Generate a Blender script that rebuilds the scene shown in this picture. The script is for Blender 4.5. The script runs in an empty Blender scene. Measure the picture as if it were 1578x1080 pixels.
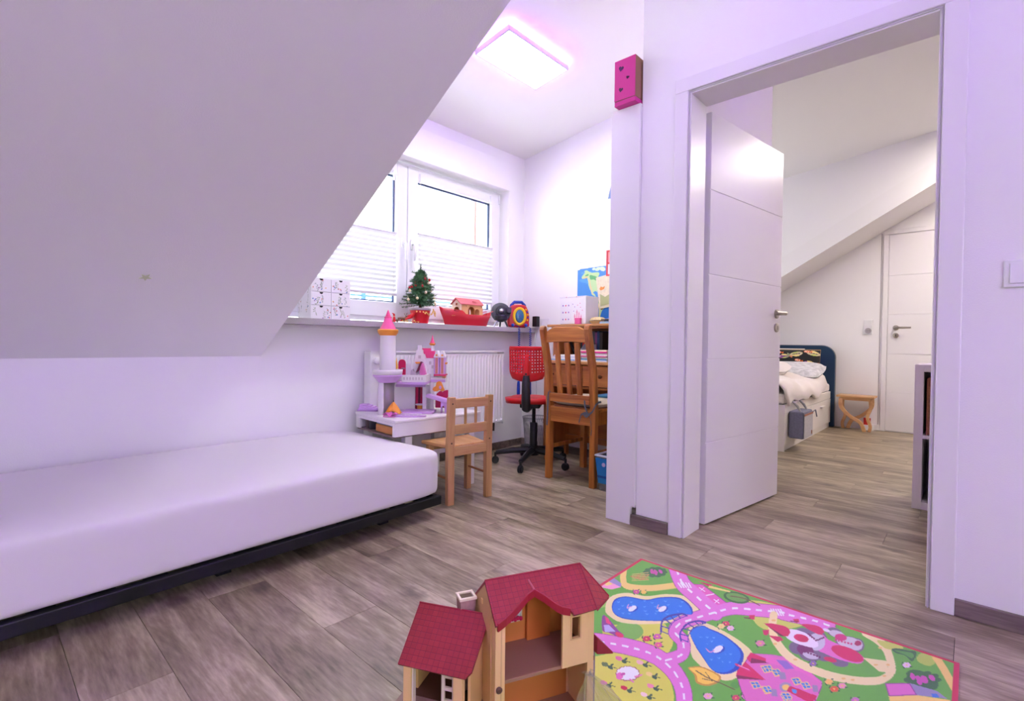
import bpy, bmesh, math, random
import numpy as np
from mathutils import Vector, Matrix, Euler

S = bpy.context.scene
COL = S.collection
random.seed(4)
D2R = math.radians

# ------------------------------------------------------------------ camera
CAM_F, CAM_YAW, CAM_PITCH, CAM_ROLL, CAM_H = 774.25, 0.82866, -0.0152, 0.01243, 0.8669
def cam_axes():
    cy, sy = math.cos(CAM_YAW), math.sin(CAM_YAW); cp, sp = math.cos(CAM_PITCH), math.sin(CAM_PITCH)
    fw = Vector((sy*cp, cy*cp, sp)); rt = Vector((cy, -sy, 0)); up = rt.cross(fw)
    cr, sr = math.cos(CAM_ROLL), math.sin(CAM_ROLL)
    return cr*rt + sr*up, -sr*rt + cr*up, fw
cam = bpy.data.objects.new('camera', bpy.data.cameras.new('camera'))
COL.objects.link(cam)
_r, _u, _f = cam_axes()
cam.matrix_world = Matrix(((_r.x, _u.x, -_f.x, 0), (_r.y, _u.y, -_f.y, 0), (_r.z, _u.z, -_f.z, CAM_H), (0, 0, 0, 1)))
cam.data.sensor_width = 36; cam.data.sensor_fit = 'HORIZONTAL'
cam.data.lens = CAM_F*36/1578
cam.data.clip_start = 0.02
S.camera = cam

# ------------------------------------------------------------------ view, sky and light levels
S.view_settings.view_transform = 'Standard'; S.view_settings.look = 'None'
S.view_settings.gamma = 1; S.view_settings.use_curve_mapping = False
S.view_settings.exposure = 1.97
SKY_STRENGTH = 2.3            # bright overcast sky
LAMP_WHITE = 12.5             # diffuser of the dormer light by the window
DOOR_FILL_WHITE = 1.0  # added out-of-view fill lamp for the doorway wall
DOOR_FILL_PURPLE = 5.0
LAMP_PURPLE = 42.0            # violet back light of the same dormer light
ROOM_FILL_WHITE = 3.0            # added out-of-view violet fill lamp behind the camera
ROOM_FILL_PURPLE = 1600.0
FAR_LAMP = 21.0
world = bpy.data.worlds.new('overcast_sky'); S.world = world
world.use_nodes = True
bg = world.node_tree.nodes['Background']
bg.inputs[0].default_value = (0.93, 0.96, 1.0, 1); bg.inputs[1].default_value = SKY_STRENGTH
def portal(name, loc, sx, sz, rx=-90):
    l = bpy.data.lights.new(name, 'AREA'); l.shape = 'RECTANGLE'; l.size = sx; l.size_y = sz
    l.cycles.is_portal = True
    o = bpy.data.objects.new(name, l); COL.objects.link(o)
    o.location = loc; o.rotation_euler = (D2R(rx), 0, 0)
portal('daylight_portal', (2.1, 3.10, 1.56), 1.95, 1.2)
portal('daylight_portal', (4.9, 3.10, 1.56), 1.5, 1.2)
portal('daylight_portal', (-.825, -3.12, 1.375), 1.85, 1.65, 90)  # portal of the added back window

# ------------------------------------------------------------------ colours and materials
def lin(c):
    return tuple((x/12.92 if x <= .04045 else ((x+.055)/1.055)**2.4) for x in (v/255 for v in c))
def rgba(c): return (*lin(c), 1)
_mats = {}
def mat(name, col, rough=.5, metal=0, bump=0, bscale=200, vary=0, vscale=6, coat=0, spec=.5, emit=None, estr=0, trans=0, ior=1.45, alpha=1, sheen=0):
    if name in _mats: return _mats[name]
    m = bpy.data.materials.new(name); m.use_nodes = True
    nt = m.node_tree; b = nt.nodes['Principled BSDF']
    b.inputs['Base Color'].default_value = rgba(col)
    b.inputs['Roughness'].default_value = rough; b.inputs['Metallic'].default_value = metal
    b.inputs['Specular IOR Level'].default_value = spec
    b.inputs['Coat Weight'].default_value = coat
    b.inputs['Transmission Weight'].default_value = trans; b.inputs['IOR'].default_value = ior
    b.inputs['Alpha'].default_value = alpha
    b.inputs['Sheen Weight'].default_value = sheen
    if emit is not None:
        b.inputs['Emission Color'].default_value = rgba(emit); b.inputs['Emission Strength'].default_value = estr
    tc = nt.nodes.new('ShaderNodeTexCoord')
    if bump:
        n = nt.nodes.new('ShaderNodeTexNoise'); n.inputs['Scale'].default_value = bscale; n.inputs['Detail'].default_value = 3
        bp = nt.nodes.new('ShaderNodeBump'); bp.inputs['Strength'].default_value = bump; bp.inputs['Distance'].default_value = .002
        nt.links.new(tc.outputs['Object'], n.inputs['Vector']); nt.links.new(n.outputs['Fac'], bp.inputs['Height'])
        nt.links.new(bp.outputs['Normal'], b.inputs['Normal'])
    if vary:
        n = nt.nodes.new('ShaderNodeTexNoise'); n.inputs['Scale'].default_value = vscale; n.inputs['Detail'].default_value = 4
        mx = nt.nodes.new('ShaderNodeMix'); mx.data_type = 'RGBA'
        mx.inputs[6].default_value = rgba(tuple(v*(1-vary) for v in col)); mx.inputs[7].default_value = rgba(tuple(min(255, v*(1+vary)) for v in col))
        nt.links.new(tc.outputs['Object'], n.inputs['Vector']); nt.links.new(n.outputs['Fac'], mx.inputs[0])
        nt.links.new(mx.outputs[2], b.inputs['Base Color'])
    _mats[name] = m
    return m
def wood(name, light, dark, axis='z', rough=.4, freq=26, stretch=.08, coat=.15):
    """grain running along one object axis"""
    if name in _mats: return _mats[name]
    m = bpy.data.materials.new(name); m.use_nodes = True
    nt = m.node_tree; b = nt.nodes['Principled BSDF']; L = nt.links.new
    tc = nt.nodes.new('ShaderNodeTexCoord'); mp = nt.nodes.new('ShaderNodeMapping')
    sc = [1, 1, 1]; sc['xyz'.index(axis)] = stretch
    mp.inputs['Scale'].default_value = sc
    L(tc.outputs['Object'], mp.inputs['Vector'])
    n = nt.nodes.new('ShaderNodeTexNoise'); n.inputs['Scale'].default_value = freq; n.inputs['Detail'].default_value = 6; n.inputs['Distortion'].default_value = .6
    n2 = nt.nodes.new('ShaderNodeTexNoise'); n2.inputs['Scale'].default_value = freq*7; n2.inputs['Detail'].default_value = 2
    L(mp.outputs[0], n.inputs['Vector']); L(mp.outputs[0], n2.inputs['Vector'])
    r = nt.nodes.new('ShaderNodeValToRGB'); r.color_ramp.elements[0].position = .33; r.color_ramp.elements[1].position = .68
    r.color_ramp.elements[0].color = rgba(dark); r.color_ramp.elements[1].color = rgba(light)
    ad = nt.nodes.new('ShaderNodeMath'); ad.operation = 'MULTIPLY_ADD'; ad.inputs[1].default_value = .3
    sb = nt.nodes.new('ShaderNodeMath'); sb.operation = 'SUBTRACT'; sb.inputs[1].default_value = .15
    L(n2.outputs['Fac'], ad.inputs[0]); L(n.outputs['Fac'], ad.inputs[2]); L(ad.outputs[0], sb.inputs[0]); L(sb.outputs[0], r.inputs[0])
    L(r.outputs[0], b.inputs['Base Color'])
    b.inputs['Roughness'].default_value = rough; b.inputs['Coat Weight'].default_value = coat
    bp = nt.nodes.new('ShaderNodeBump'); bp.inputs['Strength'].default_value = .12; bp.inputs['Distance'].default_value = .001
    L(n2.outputs['Fac'], bp.inputs['Height']); L(bp.outputs['Normal'], b.inputs['Normal'])
    _mats[name] = m
    return m
def print_mat(name, rough=.6, bump=0, bscale=900, sheen=0):
    if name in _mats: return _mats[name]
    m = bpy.data.materials.new(name); m.use_nodes = True
    nt = m.node_tree; b = nt.nodes['Principled BSDF']
    at = nt.nodes.new('ShaderNodeAttribute'); at.attribute_name = 'print'
    nt.links.new(at.outputs['Color'], b.inputs['Base Color'])
    b.inputs['Roughness'].default_value = rough; b.inputs['Sheen Weight'].default_value = sheen
    if bump:
        tc = nt.nodes.new('ShaderNodeTexCoord')
        n = nt.nodes.new('ShaderNodeTexNoise'); n.inputs['Scale'].default_value = bscale
        bp = nt.nodes.new('ShaderNodeBump'); bp.inputs['Strength'].default_value = bump; bp.inputs['Distance'].default_value = .002
        nt.links.new(tc.outputs['Object'], n.inputs['Vector']); nt.links.new(n.outputs['Fac'], bp.inputs['Height'])
        nt.links.new(bp.outputs['Normal'], b.inputs['Normal'])
    _mats[name] = m
    return m

# ------------------------------------------------------------------ mesh builder
class MB:
    def __init__(s): s.v = []; s.f = []; s.M = Matrix.Identity(4)
    def at(s, loc=(0, 0, 0), rot=(0, 0, 0)):
        s.M = Matrix.Translation(loc) @ Euler(rot).to_matrix().to_4x4(); return s
    def add(s, vs, fs):
        n = len(s.v)
        s.v += [tuple(s.M @ Vector(p)) for p in vs]
        s.f += [tuple(i+n for i in f) for f in fs]
        return s
    def box(s, a, b):
        (x0, y0, z0), (x1, y1, z1) = a, b
        x0, x1 = min(x0, x1), max(x0, x1); y0, y1 = min(y0, y1), max(y0, y1); z0, z1 = min(z0, z1), max(z0, z1)
        return s.add([(x0, y0, z0), (x1, y0, z0), (x1, y1, z0), (x0, y1, z0), (x0, y0, z1), (x1, y0, z1), (x1, y1, z1), (x0, y1, z1)],
                     [(0, 3, 2, 1), (4, 5, 6, 7), (0, 1, 5, 4), (1, 2, 6, 5), (2, 3, 7, 6), (3, 0, 4, 7)])
    def cbox(s, c, d):
        return s.box([c[i]-d[i]/2 for i in range(3)], [c[i]+d[i]/2 for i in range(3)])
    def prism(s, poly, lo, hi, axis='z'):
        """poly: 2D outline; axis z: (x,y), x: (y,z), y: (x,z)"""
        a = sum(poly[i][0]*poly[(i+1) % len(poly)][1]-poly[(i+1) % len(poly)][0]*poly[i][1] for i in range(len(poly)))
        if a < 0: poly = poly[::-1]
        put = {'z': lambda p, h: (p[0], p[1], h), 'x': lambda p, h: (h, p[0], p[1]), 'y': lambda p, h: (p[0], h, p[1])}[axis]
        if axis == 'y': lo, hi = hi, lo
        n = len(poly)
        vs = [put(p, lo) for p in poly]+[put(p, hi) for p in poly]
        fs = [tuple(range(n))[::-1], tuple(range(n, 2*n))]+[(i, (i+1) % n, n+(i+1) % n, n+i) for i in range(n)]
        return s.add(vs, fs)
    def lathe(s, prof, n=20, a0=0, a1=2*math.pi, cap=True):
        """prof: list of (radius, z), bottom to top"""
        full = abs(a1-a0-2*math.pi) < 1e-6
        m = n if full else n+1
        vs = []; fs = []
        for r, z in prof:
            for i in range(m):
                a = a0+(a1-a0)*i/n; vs.append((r*math.cos(a), r*math.sin(a), z))
        for k in range(len(prof)-1):
            for i in range(n):
                j = (i+1) % m
                fs.append((k*m+i, k*m+j, (k+1)*m+j, (k+1)*m+i))
        if cap and full:
            fs.append(tuple(range(m))[::-1]); fs.append(tuple((len(prof)-1)*m+i for i in range(m)))
        return s.add(vs, fs)
    def tube(s, path, r, n=8, cap=True, closed=False):
        P = [Vector(p) for p in path]; k = len(P)
        R = r if isinstance(r, (list, tuple)) else [r]*k
        vs = []; fs = []; ref = None
        for i, p in enumerate(P):
            if closed: t = (P[(i+1) % k]-P[i-1])
            else: t = (P[min(i+1, k-1)]-P[max(i-1, 0)])
            t.normalize()
            if ref is None:
                ref = Vector((0, 0, 1)) if abs(t.z) < .9 else Vector((1, 0, 0))
            x = (ref-t*ref.dot(t)).normalized(); ref = x; y = t.cross(x)
            for j in range(n):
                a = 2*math.pi*j/n; vs.append(tuple(p+(x*math.cos(a)+y*math.sin(a))*R[i]))
        for i in range(k if closed else k-1):
            q = (i+1) % k
            for j in range(n):
                fs.append((i*n+j, i*n+(j+1) % n, q*n+(j+1) % n, q*n+j))
        if cap and not closed:
            fs.append(tuple(range(n))[::-1]); fs.append(tuple((k-1)*n+j for j in range(n)))
        return s.add(vs, fs)
    def ribbon(s, path, w, t, up=(0, 0, 1)):
        """flat bar of width w along 'up' and thickness t following a path"""
        P = [Vector(p) for p in path]; U = Vector(up); vs = []; fs = []; k = len(P)
        for i, p in enumerate(P):
            d = (P[min(i+1, k-1)]-P[max(i-1, 0)]).normalized(); nrm = d.cross(U).normalized()
            for a, b in ((-1, -1), (1, -1), (1, 1), (-1, 1)): vs.append(tuple(p+nrm*a*t/2+U*b*w/2))
        for i in range(k-1):
            for j in range(4): fs.append((i*4+j, i*4+(j+1) % 4, (i+1)*4+(j+1) % 4, (i+1)*4+j))
        fs.append((3, 2, 1, 0)); fs.append(tuple((k-1)*4+j for j in range(4)))
        return s.add(vs, fs)
    def ball(s, c, r, n=12, m=8):
        r = r if isinstance(r, (list, tuple)) else (r, r, r)
        vs = [(c[0], c[1], c[2]-r[2])]; fs = []
        for k in range(1, m):
            t = math.pi*k/m
            for i in range(n):
                a = 2*math.pi*i/n
                vs.append((c[0]+r[0]*math.sin(t)*math.cos(a), c[1]+r[1]*math.sin(t)*math.sin(a), c[2]-r[2]*math.cos(t)))
        vs.append((c[0], c[1], c[2]+r[2])); top = len(vs)-1
        for i in range(n):
            j = (i+1) % n
            fs.append((0, 1+j, 1+i)); fs.append((top, 1+(m-2)*n+i, 1+(m-2)*n+j))
            for k in range(m-2): fs.append((1+k*n+i, 1+k*n+j, 1+(k+1)*n+j, 1+(k+1)*n+i))
        return s.add(vs, fs)
    def sheet(s, fn, nu, nv, skip=None, wrap=False):
        vs = [tuple(fn(i/nu, j/nv)) for j in range(nv+1) for i in range(nu+1)]
        fs = [(j*(nu+1)+i, j*(nu+1)+i+1, (j+1)*(nu+1)+i+1, (j+1)*(nu+1)+i) for j in range(nv) for i in range(nu) if not (skip and skip(i, j))]
        return s.add(vs, fs)
    def build(s, name, m, parent=None, bevel=0, seg=2, smooth=False, angle=35, solid=0, subd=0, loc=None, rot=None, kind=None):
        me = bpy.data.meshes.new(name); me.from_pydata(s.v, [], s.f); me.validate()
        me.materials.append(m)
        if smooth or subd:
            me.polygons.foreach_set('use_smooth', [True]*len(me.polygons))
            if not subd: me.set_sharp_from_angle(angle=D2R(angle))
        me.update()
        o = bpy.data.objects.new(name, me); COL.objects.link(o)
        if parent is not None: o.parent = parent
        if loc is not None: o.location = loc
        if rot is not None: o.rotation_euler = rot
        if kind: o['kind'] = kind
        if solid:
            q = o.modifiers.new('thickness', 'SOLIDIFY'); q.thickness = solid; q.offset = 0
        if subd:
            q = o.modifiers.new('smooth', 'SUBSURF'); q.levels = q.render_levels = subd
        if bevel:
            q = o.modifiers.new('bevel', 'BEVEL'); q.width = bevel; q.segments = seg; q.limit_method = 'ANGLE'; q.angle_limit = D2R(40)
        return o

def tag(o, label=None, cat=None, group=None, kind=None):
    if label: o['label'] = label
    if cat: o['category'] = cat
    if group: o['group'] = group
    if kind: o['kind'] = kind
    return o
def thing(name, label, cat, loc=(0, 0, 0), rz=0, group=None, rot=None):
    o = bpy.data.objects.new(name, None); COL.objects.link(o)
    o.location = loc; o.rotation_euler = rot if rot else (0, 0, rz); o.empty_display_size = .05
    return tag(o, label, cat, group)
def struct(name, loc=(0, 0, 0), rz=0):
    o = bpy.data.objects.new(name, None); COL.objects.link(o)
    o.location = loc; o.rotation_euler = (0, 0, rz); o['kind'] = 'structure'; o.empty_display_size = .05
    return o
def clone(o, parent=None):
    c = o.copy(); COL.objects.link(c)
    if parent is not None: c.parent = parent
    for ch in [x for x in o.children]: clone(ch, c)
    return c

# ------------------------------------------------------------------ flat print
class Canvas:
    """evaluates layered flat shapes at given 2D points"""
    def __init__(s, P, base):
        s.P = np.asarray(P, float); s.C = np.tile(np.array(lin(base)), (len(s.P), 1))
    def _in(s, lo, hi):
        return np.nonzero((s.P[:, 0] >= lo[0]) & (s.P[:, 0] <= hi[0]) & (s.P[:, 1] >= lo[1]) & (s.P[:, 1] <= hi[1]))[0]
    def poly(s, pts, col, smooth=0):
        if smooth: pts = curve(pts, smooth, True)
        Q = np.array(pts, float); idx = s._in(Q.min(0), Q.max(0))
        if not len(idx): return
        x, y = s.P[idx, 0], s.P[idx, 1]; inside = np.zeros(len(idx), bool); n = len(Q)
        for i in range(n):
            (x0, y0), (x1, y1) = Q[i], Q[(i+1) % n]
            if y0 == y1: continue
            c = ((y0 > y) != (y1 > y)) & (x < (x1-x0)*(y-y0)/(y1-y0)+x0)
            inside ^= c
        s.C[idx[inside]] = lin(col)
    def ell(s, c, rx, ry, col, ang=0):
        m = max(rx, ry); idx = s._in((c[0]-m, c[1]-m), (c[0]+m, c[1]+m))
        if not len(idx): return
        d = s.P[idx]-np.array(c); a = D2R(ang)
        u = d[:, 0]*math.cos(a)+d[:, 1]*math.sin(a); v = -d[:, 0]*math.sin(a)+d[:, 1]*math.cos(a)
        s.C[idx[(u/rx)**2+(v/ry)**2 <= 1]] = lin(col)
    def line(s, pts, w, col, smooth=0, dash=None):
        if smooth: pts = curve(pts, smooth, False)
        Q = np.array(pts, float); idx = s._in(Q.min(0)-w, Q.max(0)+w)
        if not len(idx): return
        p = s.P[idx]; hit = np.zeros(len(idx), bool); run = 0
        for a, b in zip(Q[:-1], Q[1:]):
            d = b-a; L = math.hypot(*d)
            if L == 0: continue
            t = ((p-a)@d)/L/L; tc = np.clip(t, 0, 1); q = a+tc[:, None]*d
            h = ((p-q)**2).sum(1) <= (w/2)**2
            if dash: h &= ((run+tc*L) % (dash[0]+dash[1])) < dash[0]
            hit |= h; run += L
        s.C[idx[hit]] = lin(col)
def curve(pts, k, closed):
    P = [np.array(p, float) for p in pts]; n = len(P); out = []
    for i in range(n if closed else n-1):
        p0 = P[i-1] if (closed or i > 0) else P[i]; p1 = P[i]; p2 = P[(i+1) % n]; p3 = P[(i+2) % n] if (closed or i+2 < n) else P[min(i+1, n-1)]
        for j in range(k):
            t = j/k
            out.append(.5*((2*p1)+(-p0+p2)*t+(2*p0-5*p1+4*p2-p3)*t*t+(-p0+3*p1-3*p2+p3)*t**3))
    if not closed: out.append(P[-1])
    return [tuple(o) for o in out]
def print_sheet(name, w, h, nx, ny, paint, m, parent=None, loc=(0, 0, 0), rot=(0, 0, 0), thick=0, shape=None, kind=None):
    """a w x h sheet in its local xy plane, origin at one corner; paint(points Nx2 in metres) gives linear colours"""
    xs = np.linspace(0, w, nx+1); ys = np.linspace(0, h, ny+1)
    X, Y = np.meshgrid(xs, ys); P = np.stack([X.ravel(), Y.ravel()], 1)
    Z = shape(P) if shape else np.full(len(P), thick)
    me = bpy.data.meshes.new(name)
    nv = len(P); idx = np.arange(nv).reshape(ny+1, nx+1)
    q = np.stack([idx[:-1, :-1], idx[:-1, 1:], idx[1:, 1:], idx[1:, :-1]], -1).reshape(-1, 4)
    me.from_pydata(np.column_stack([P, Z]).tolist(), [], q.tolist())
    C = paint(P)
    ca = me.color_attributes.new('print', 'FLOAT_COLOR', 'POINT')
    ca.data.foreach_set('color', np.column_stack([C, np.ones(nv)]).astype(np.float32).ravel())
    if thick:   # skirt
        b = bmesh.new(); b.from_mesh(me)
        ed = [e for e in b.edges if e.is_boundary]
        r = bmesh.ops.extrude_edge_only(b, edges=ed)
        for v in r['geom']:
            if isinstance(v, bmesh.types.BMVert): v.co.z = 0
        b.to_mesh(me); b.free()
    me.materials.append(m); me.update()
    o = bpy.data.objects.new(name, me); COL.objects.link(o)
    if parent is not None: o.parent = parent
    o.location = loc; o.rotation_euler = rot
    if kind: o['kind'] = kind
    return o

# ------------------------------------------------------------------ palette
WALL = mat('white_wall_paint', (243, 240, 243), .85, bump=.25, bscale=260)
CEIL = mat('white_ceiling_paint', (241, 238, 240), .9, bump=.25, bscale=240)
LACQ = mat('white_lacquer', (238, 234, 238), .3, coat=.05)
PVC = mat('white_window_plastic', (236, 236, 242), .3)
RADW = mat('white_radiator_enamel', (238, 236, 238), .3)
STEEL = mat('brushed_steel', (178, 170, 162), .32, metal=1)
BLACKP = mat('black_plastic', (26, 26, 32), .45)
GASKET = mat('blue_black_gasket', (38, 62, 104), .5)
SOCK = mat('white_switch_plastic', (238, 236, 240), .25)

# ------------------------------------------------------------------ room shell
YW, ZK, XC, XD = 2.852, 0.778, 3.242, 2.18     # knee/window wall, knee height, nook wall, door wall
SL = .6                                        # main roof slope
def roof(y): return ZK+SL*(YW-y)
def dorm(y): return 2.43+.137*(YW-y)           # dormer ceiling
YR = -.72; ZR = 2.92
XL = 1.09                                      # left end of the dormer
XF = 6.453                                     # far wall of the next room
XE = 5.80                                      # right end of the dormer

# floor planks, running along y
def floor_mat():
    m = bpy.data.materials.new('grey_oak_vinyl'); m.use_nodes = True
    nt = m.node_tree; b = nt.nodes['Principled BSDF']; L = nt.links.new; N = nt.nodes.new
    g = N('ShaderNodeNewGeometry'); oi = N('ShaderNodeObjectInfo')
    off = N('ShaderNodeVectorMath'); off.operation = 'SCALE'; off.inputs[3].default_value = 37
    cmb = N('ShaderNodeCombineXYZ'); L(oi.outputs['Random'], cmb.inputs[0]); L(oi.outputs['Random'], cmb.inputs[1])
    L(cmb.outputs[0], off.inputs[0])
    add = N('ShaderNodeVectorMath'); L(g.outputs['Position'], add.inputs[0]); L(off.outputs[0], add.inputs[1])
    mp = N('ShaderNodeMapping'); mp.inputs['Scale'].default_value = (1, .14, 1); L(add.outputs[0], mp.inputs[0])
    n1 = N('ShaderNodeTexNoise'); n1.inputs['Scale'].default_value = 15; n1.inputs['Detail'].default_value = 8; n1.inputs['Roughness'].default_value = .62; n1.inputs['Distortion'].default_value = .5
    L(mp.outputs[0], n1.inputs['Vector'])
    n2 = N('ShaderNodeTexNoise'); n2.inputs['Scale'].default_value = 105; n2.inputs['Detail'].default_value = 3
    L(mp.outputs[0], n2.inputs['Vector'])
    mp3 = N('ShaderNodeMapping'); mp3.inputs['Scale'].default_value = (1, .45, 1); L(add.outputs[0], mp3.inputs[0])
    n3 = N('ShaderNodeTexNoise'); n3.inputs['Scale'].default_value = 3.2; n3.inputs['Detail'].default_value = 2; L(mp3.outputs[0], n3.inputs['Vector'])
    r = N('ShaderNodeValToRGB'); e = r.color_ramp.elements
    e[0].position = .26; e[0].color = rgba((98, 84, 66)); e[1].position = .74; e[1].color = rgba((196, 182, 156))
    k = e.new(.5); k.color = rgba((150, 135, 111))
    mx = N('ShaderNodeMath'); mx.operation = 'MULTIPLY_ADD'; mx.inputs[1].default_value = .42; L(n2.outputs['Fac'], mx.inputs[0]); L(n1.outputs['Fac'], mx.inputs[2])
    mx2 = N('ShaderNodeMath'); mx2.operation = 'MULTIPLY_ADD'; mx2.inputs[1].default_value = .46; L(n3.outputs['Fac'], mx2.inputs[0]); L(mx.outputs[0], mx2.inputs[2])
    rd = N('ShaderNodeMath'); rd.operation = 'MULTIPLY_ADD'; rd.inputs[1].default_value = .12; L(oi.outputs['Random'], rd.inputs[0]); L(mx2.outputs[0], rd.inputs[2])
    sb = N('ShaderNodeMath'); sb.operation = 'SUBTRACT'; sb.inputs[1].default_value = .50; L(rd.outputs[0], sb.inputs[0])
    L(sb.outputs[0], r.inputs[0])
    # knots
    v = N('ShaderNodeTexVoronoi'); v.voronoi_dimensions = '2D'; v.inputs['Scale'].default_value = 1.9; mpk = N('ShaderNodeMapping'); mpk.inputs['Scale'].default_value = (1.5, .75, 1)
    wob = N('ShaderNodeTexNoise'); wob.inputs['Scale'].default_value = 16; L(add.outputs[0], wob.inputs['Vector'])
    wm = N('ShaderNodeVectorMath'); wm.operation = 'SCALE'; wm.inputs[3].default_value = .09; L(wob.outputs['Color'], wm.inputs[0])
    wa = N('ShaderNodeVectorMath'); L(add.outputs[0], wa.inputs[0]); L(wm.outputs[0], wa.inputs[1])
    L(wa.outputs[0], mpk.inputs[0]); L(mpk.outputs[0], v.inputs['Vector'])
    kr = N('ShaderNodeValToRGB'); kr.color_ramp.elements[0].position = .02; kr.color_ramp.elements[0].color = (1, 1, 1, 1); kr.color_ramp.elements[1].position = .10; kr.color_ramp.elements[1].color = (0, 0, 0, 1)
    L(v.outputs['Distance'], kr.inputs[0])
    km = N('ShaderNodeMath'); km.operation = 'MULTIPLY'; km.inputs[1].default_value = .6; L(kr.outputs[0], km.inputs[0])
    mk = N('ShaderNodeMix'); mk.data_type = 'RGBA'; mk.inputs[7].default_value = rgba((72, 60, 54)); L(km.outputs[0], mk.inputs[0]); L(r.outputs[0], mk.inputs[6])
    L(mk.outputs[2], b.inputs['Base Color'])
    b.inputs['Roughness'].default_value = .38; b.inputs['Specular IOR Level'].default_value = .6
    bp = N('ShaderNodeBump'); bp.inputs['Strength'].default_value = .15; bp.inputs['Distance'].default_value = .001
    L(mx.outputs[0], bp.inputs['Height']); L(bp.outputs['Normal'], b.inputs['Normal'])
    return m
FLOORM = floor_mat()
BASEM = wood('grey_oak_baseboard', (136, 120, 112), (92, 78, 72), 'y', .5, 30)
floor = struct('floor')
MB().box((-2.1, -3.1, -.08), (XF+.1, YW+.2, -.006)).build('subfloor', mat('dark_joint', (58, 48, 44), .9), floor)
PW, PL = .182, 1.22
rng = random.Random(11)
x = -2.0; row = 0
plank_mesh = {}
while x < XF:
    y = -3.0+(-(row*.437) % PL)
    w = min(PW, XF-x)
    while y < YW:
        y0, y1 = max(y, -3.0), min(y+PL, YW)
        if y1-y0 > .02:
            key = (round(w, 3), round(y1-y0, 3))
            if key not in plank_mesh:
                mb = MB(); mb.box((.0007, .0007, -.006), (w-.0007, y1-y0-.0007, 0))
                o = mb.build('plank', FLOORM, floor); plank_mesh[key] = o.data
            else:
                o = bpy.data.objects.new('plank', plank_mesh[key]); COL.objects.link(o); o.parent = floor
            o.location = (x, y0, 0)
        y += PL
    x += PW; row += 1

def struct_mesh(name, mb, m, parent=None, **k):
    o = mb.build(name, m, parent, **k); o['kind'] = 'structure'; return o
# window wall (one plane behind knee wall, window and next room)
W1 = (1.15, 3.05); W2 = (4.15, 5.55); WZ = (.955, 2.125)
mb = MB()
mb.box((-2.1, YW, -.05), (XL-.06, YW+.22, ZK+.1))
for a, b in ((XL-.06, W1[0]), (W1[1], W2[0]), (W2[1], XE)): mb.box((a, YW, -.05), (b, YW+.22, 2.50))
for a, b in (W1, W2):
    mb.box((a, YW, -.05), (b, YW+.22, WZ[0])); mb.box((a, YW, WZ[1]), (b, YW+.22, 2.50))
mb.box((XE, YW, -.05), (XF+.1, YW+.22, ZK+.1))
struct_mesh('wall_window', mb, WALL)
# main slope
def slope(name, x0, x1):
    return struct_mesh(name, MB().prism([(YW, ZK), (YR, ZR), (YR, ZR+.2), (YW+.05, ZK+.17)], x0, x1, 'x'), CEIL)
slope('ceiling_slope', -2.1, XL)
slope('ceiling_slope', XE, XF+.1)
# dormer cheeks
struct_mesh('wall_dormer_left', MB().prism([(YW, ZK+.02), (YW, dorm(YW)+.05), (YR, ZR+.03)], XL-.1, XL-.0005, 'x'), WALL)
struct_mesh('wall_dormer_right', MB().prism([(YW, ZK+.02), (YW, dorm(YW)+.05), (YR, ZR+.03)], XE+.0005, XE+.1, 'x'), WALL)
# ceilings
struct_mesh('ceiling', MB().prism([(YW, dorm(YW)), (YR, ZR), (YR, ZR+.12), (YW, dorm(YW)+.12)], XL-.1, XE+.1, 'x'), CEIL)
struct_mesh('ceiling_flat', MB().box((-2.1, -3.1, ZR), (XF+.1, YR, ZR+.12)), CEIL)
# other walls
struct_mesh('wall_left', MB().prism([(-3.1, -.05), (YW, -.05), (YW, ZK+.1), (YR, ZR+.1), (-3.1, ZR+.1)], -2.1, -2.0, 'x'), WALL)
W3 = (-1.75, .1); W3Z = (.55, 2.2)  # opening of an unseen window, added and sized to light the room from behind
struct_mesh('wall_back', MB().box((-2.1, -3.1, -.05), (XF+.1, -3.0, W3Z[0])).box((-2.1, -3.1, W3Z[1]), (XF+.1, -3.0, ZR+.1)).box((-2.1, -3.1, W3Z[0]), (W3[0], -3.0, W3Z[1])).box((W3[1], -3.1, W3Z[0]), (XF+.1, -3.0, W3Z[1])), WALL)
struct_mesh('wall_far', MB().prism([(-3.1, -.05), (YW, -.05), (YW, ZK+.1), (YR, ZR+.1), (-3.1, ZR+.1)], XF, XF+.1, 'x'), WALL)
# door wall with its opening
OY0, OY1, OH = .075, .962, 2.015
def top(y): return (dorm(y) if y > YR else ZR)+.04
mb = MB()
mb.prism([(OY1, 0), (1.178, 0), (1.178, top(1.178)), (OY1, top(OY1))], XD, XD+.16, 'x')
mb.prism([(-3.0, 0), (OY0, 0), (OY0, top(OY0)), (YR, top(YR)), (-3.0, ZR+.04)], XD, XD+.16, 'x')
mb.prism([(OY0, OH), (OY1, OH), (OY1, top(OY1)), (OY0, top(OY0))], XD, XD+.16, 'x')
struct_mesh('wall_door', mb, WALL)
struct_mesh('wall_partition', MB().prism([(1.0, 0), (1.178, 0), (1.178, top(1.178)), (1.0, top(1.0))], XD+.16, 3.59, 'x'), WALL)
struct_mesh('wall_nook', MB().prism([(1.178, 0), (YW, 0), (YW, top(YW)), (1.178, top(1.178))], XC, 3.59, 'x'), WALL)
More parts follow.
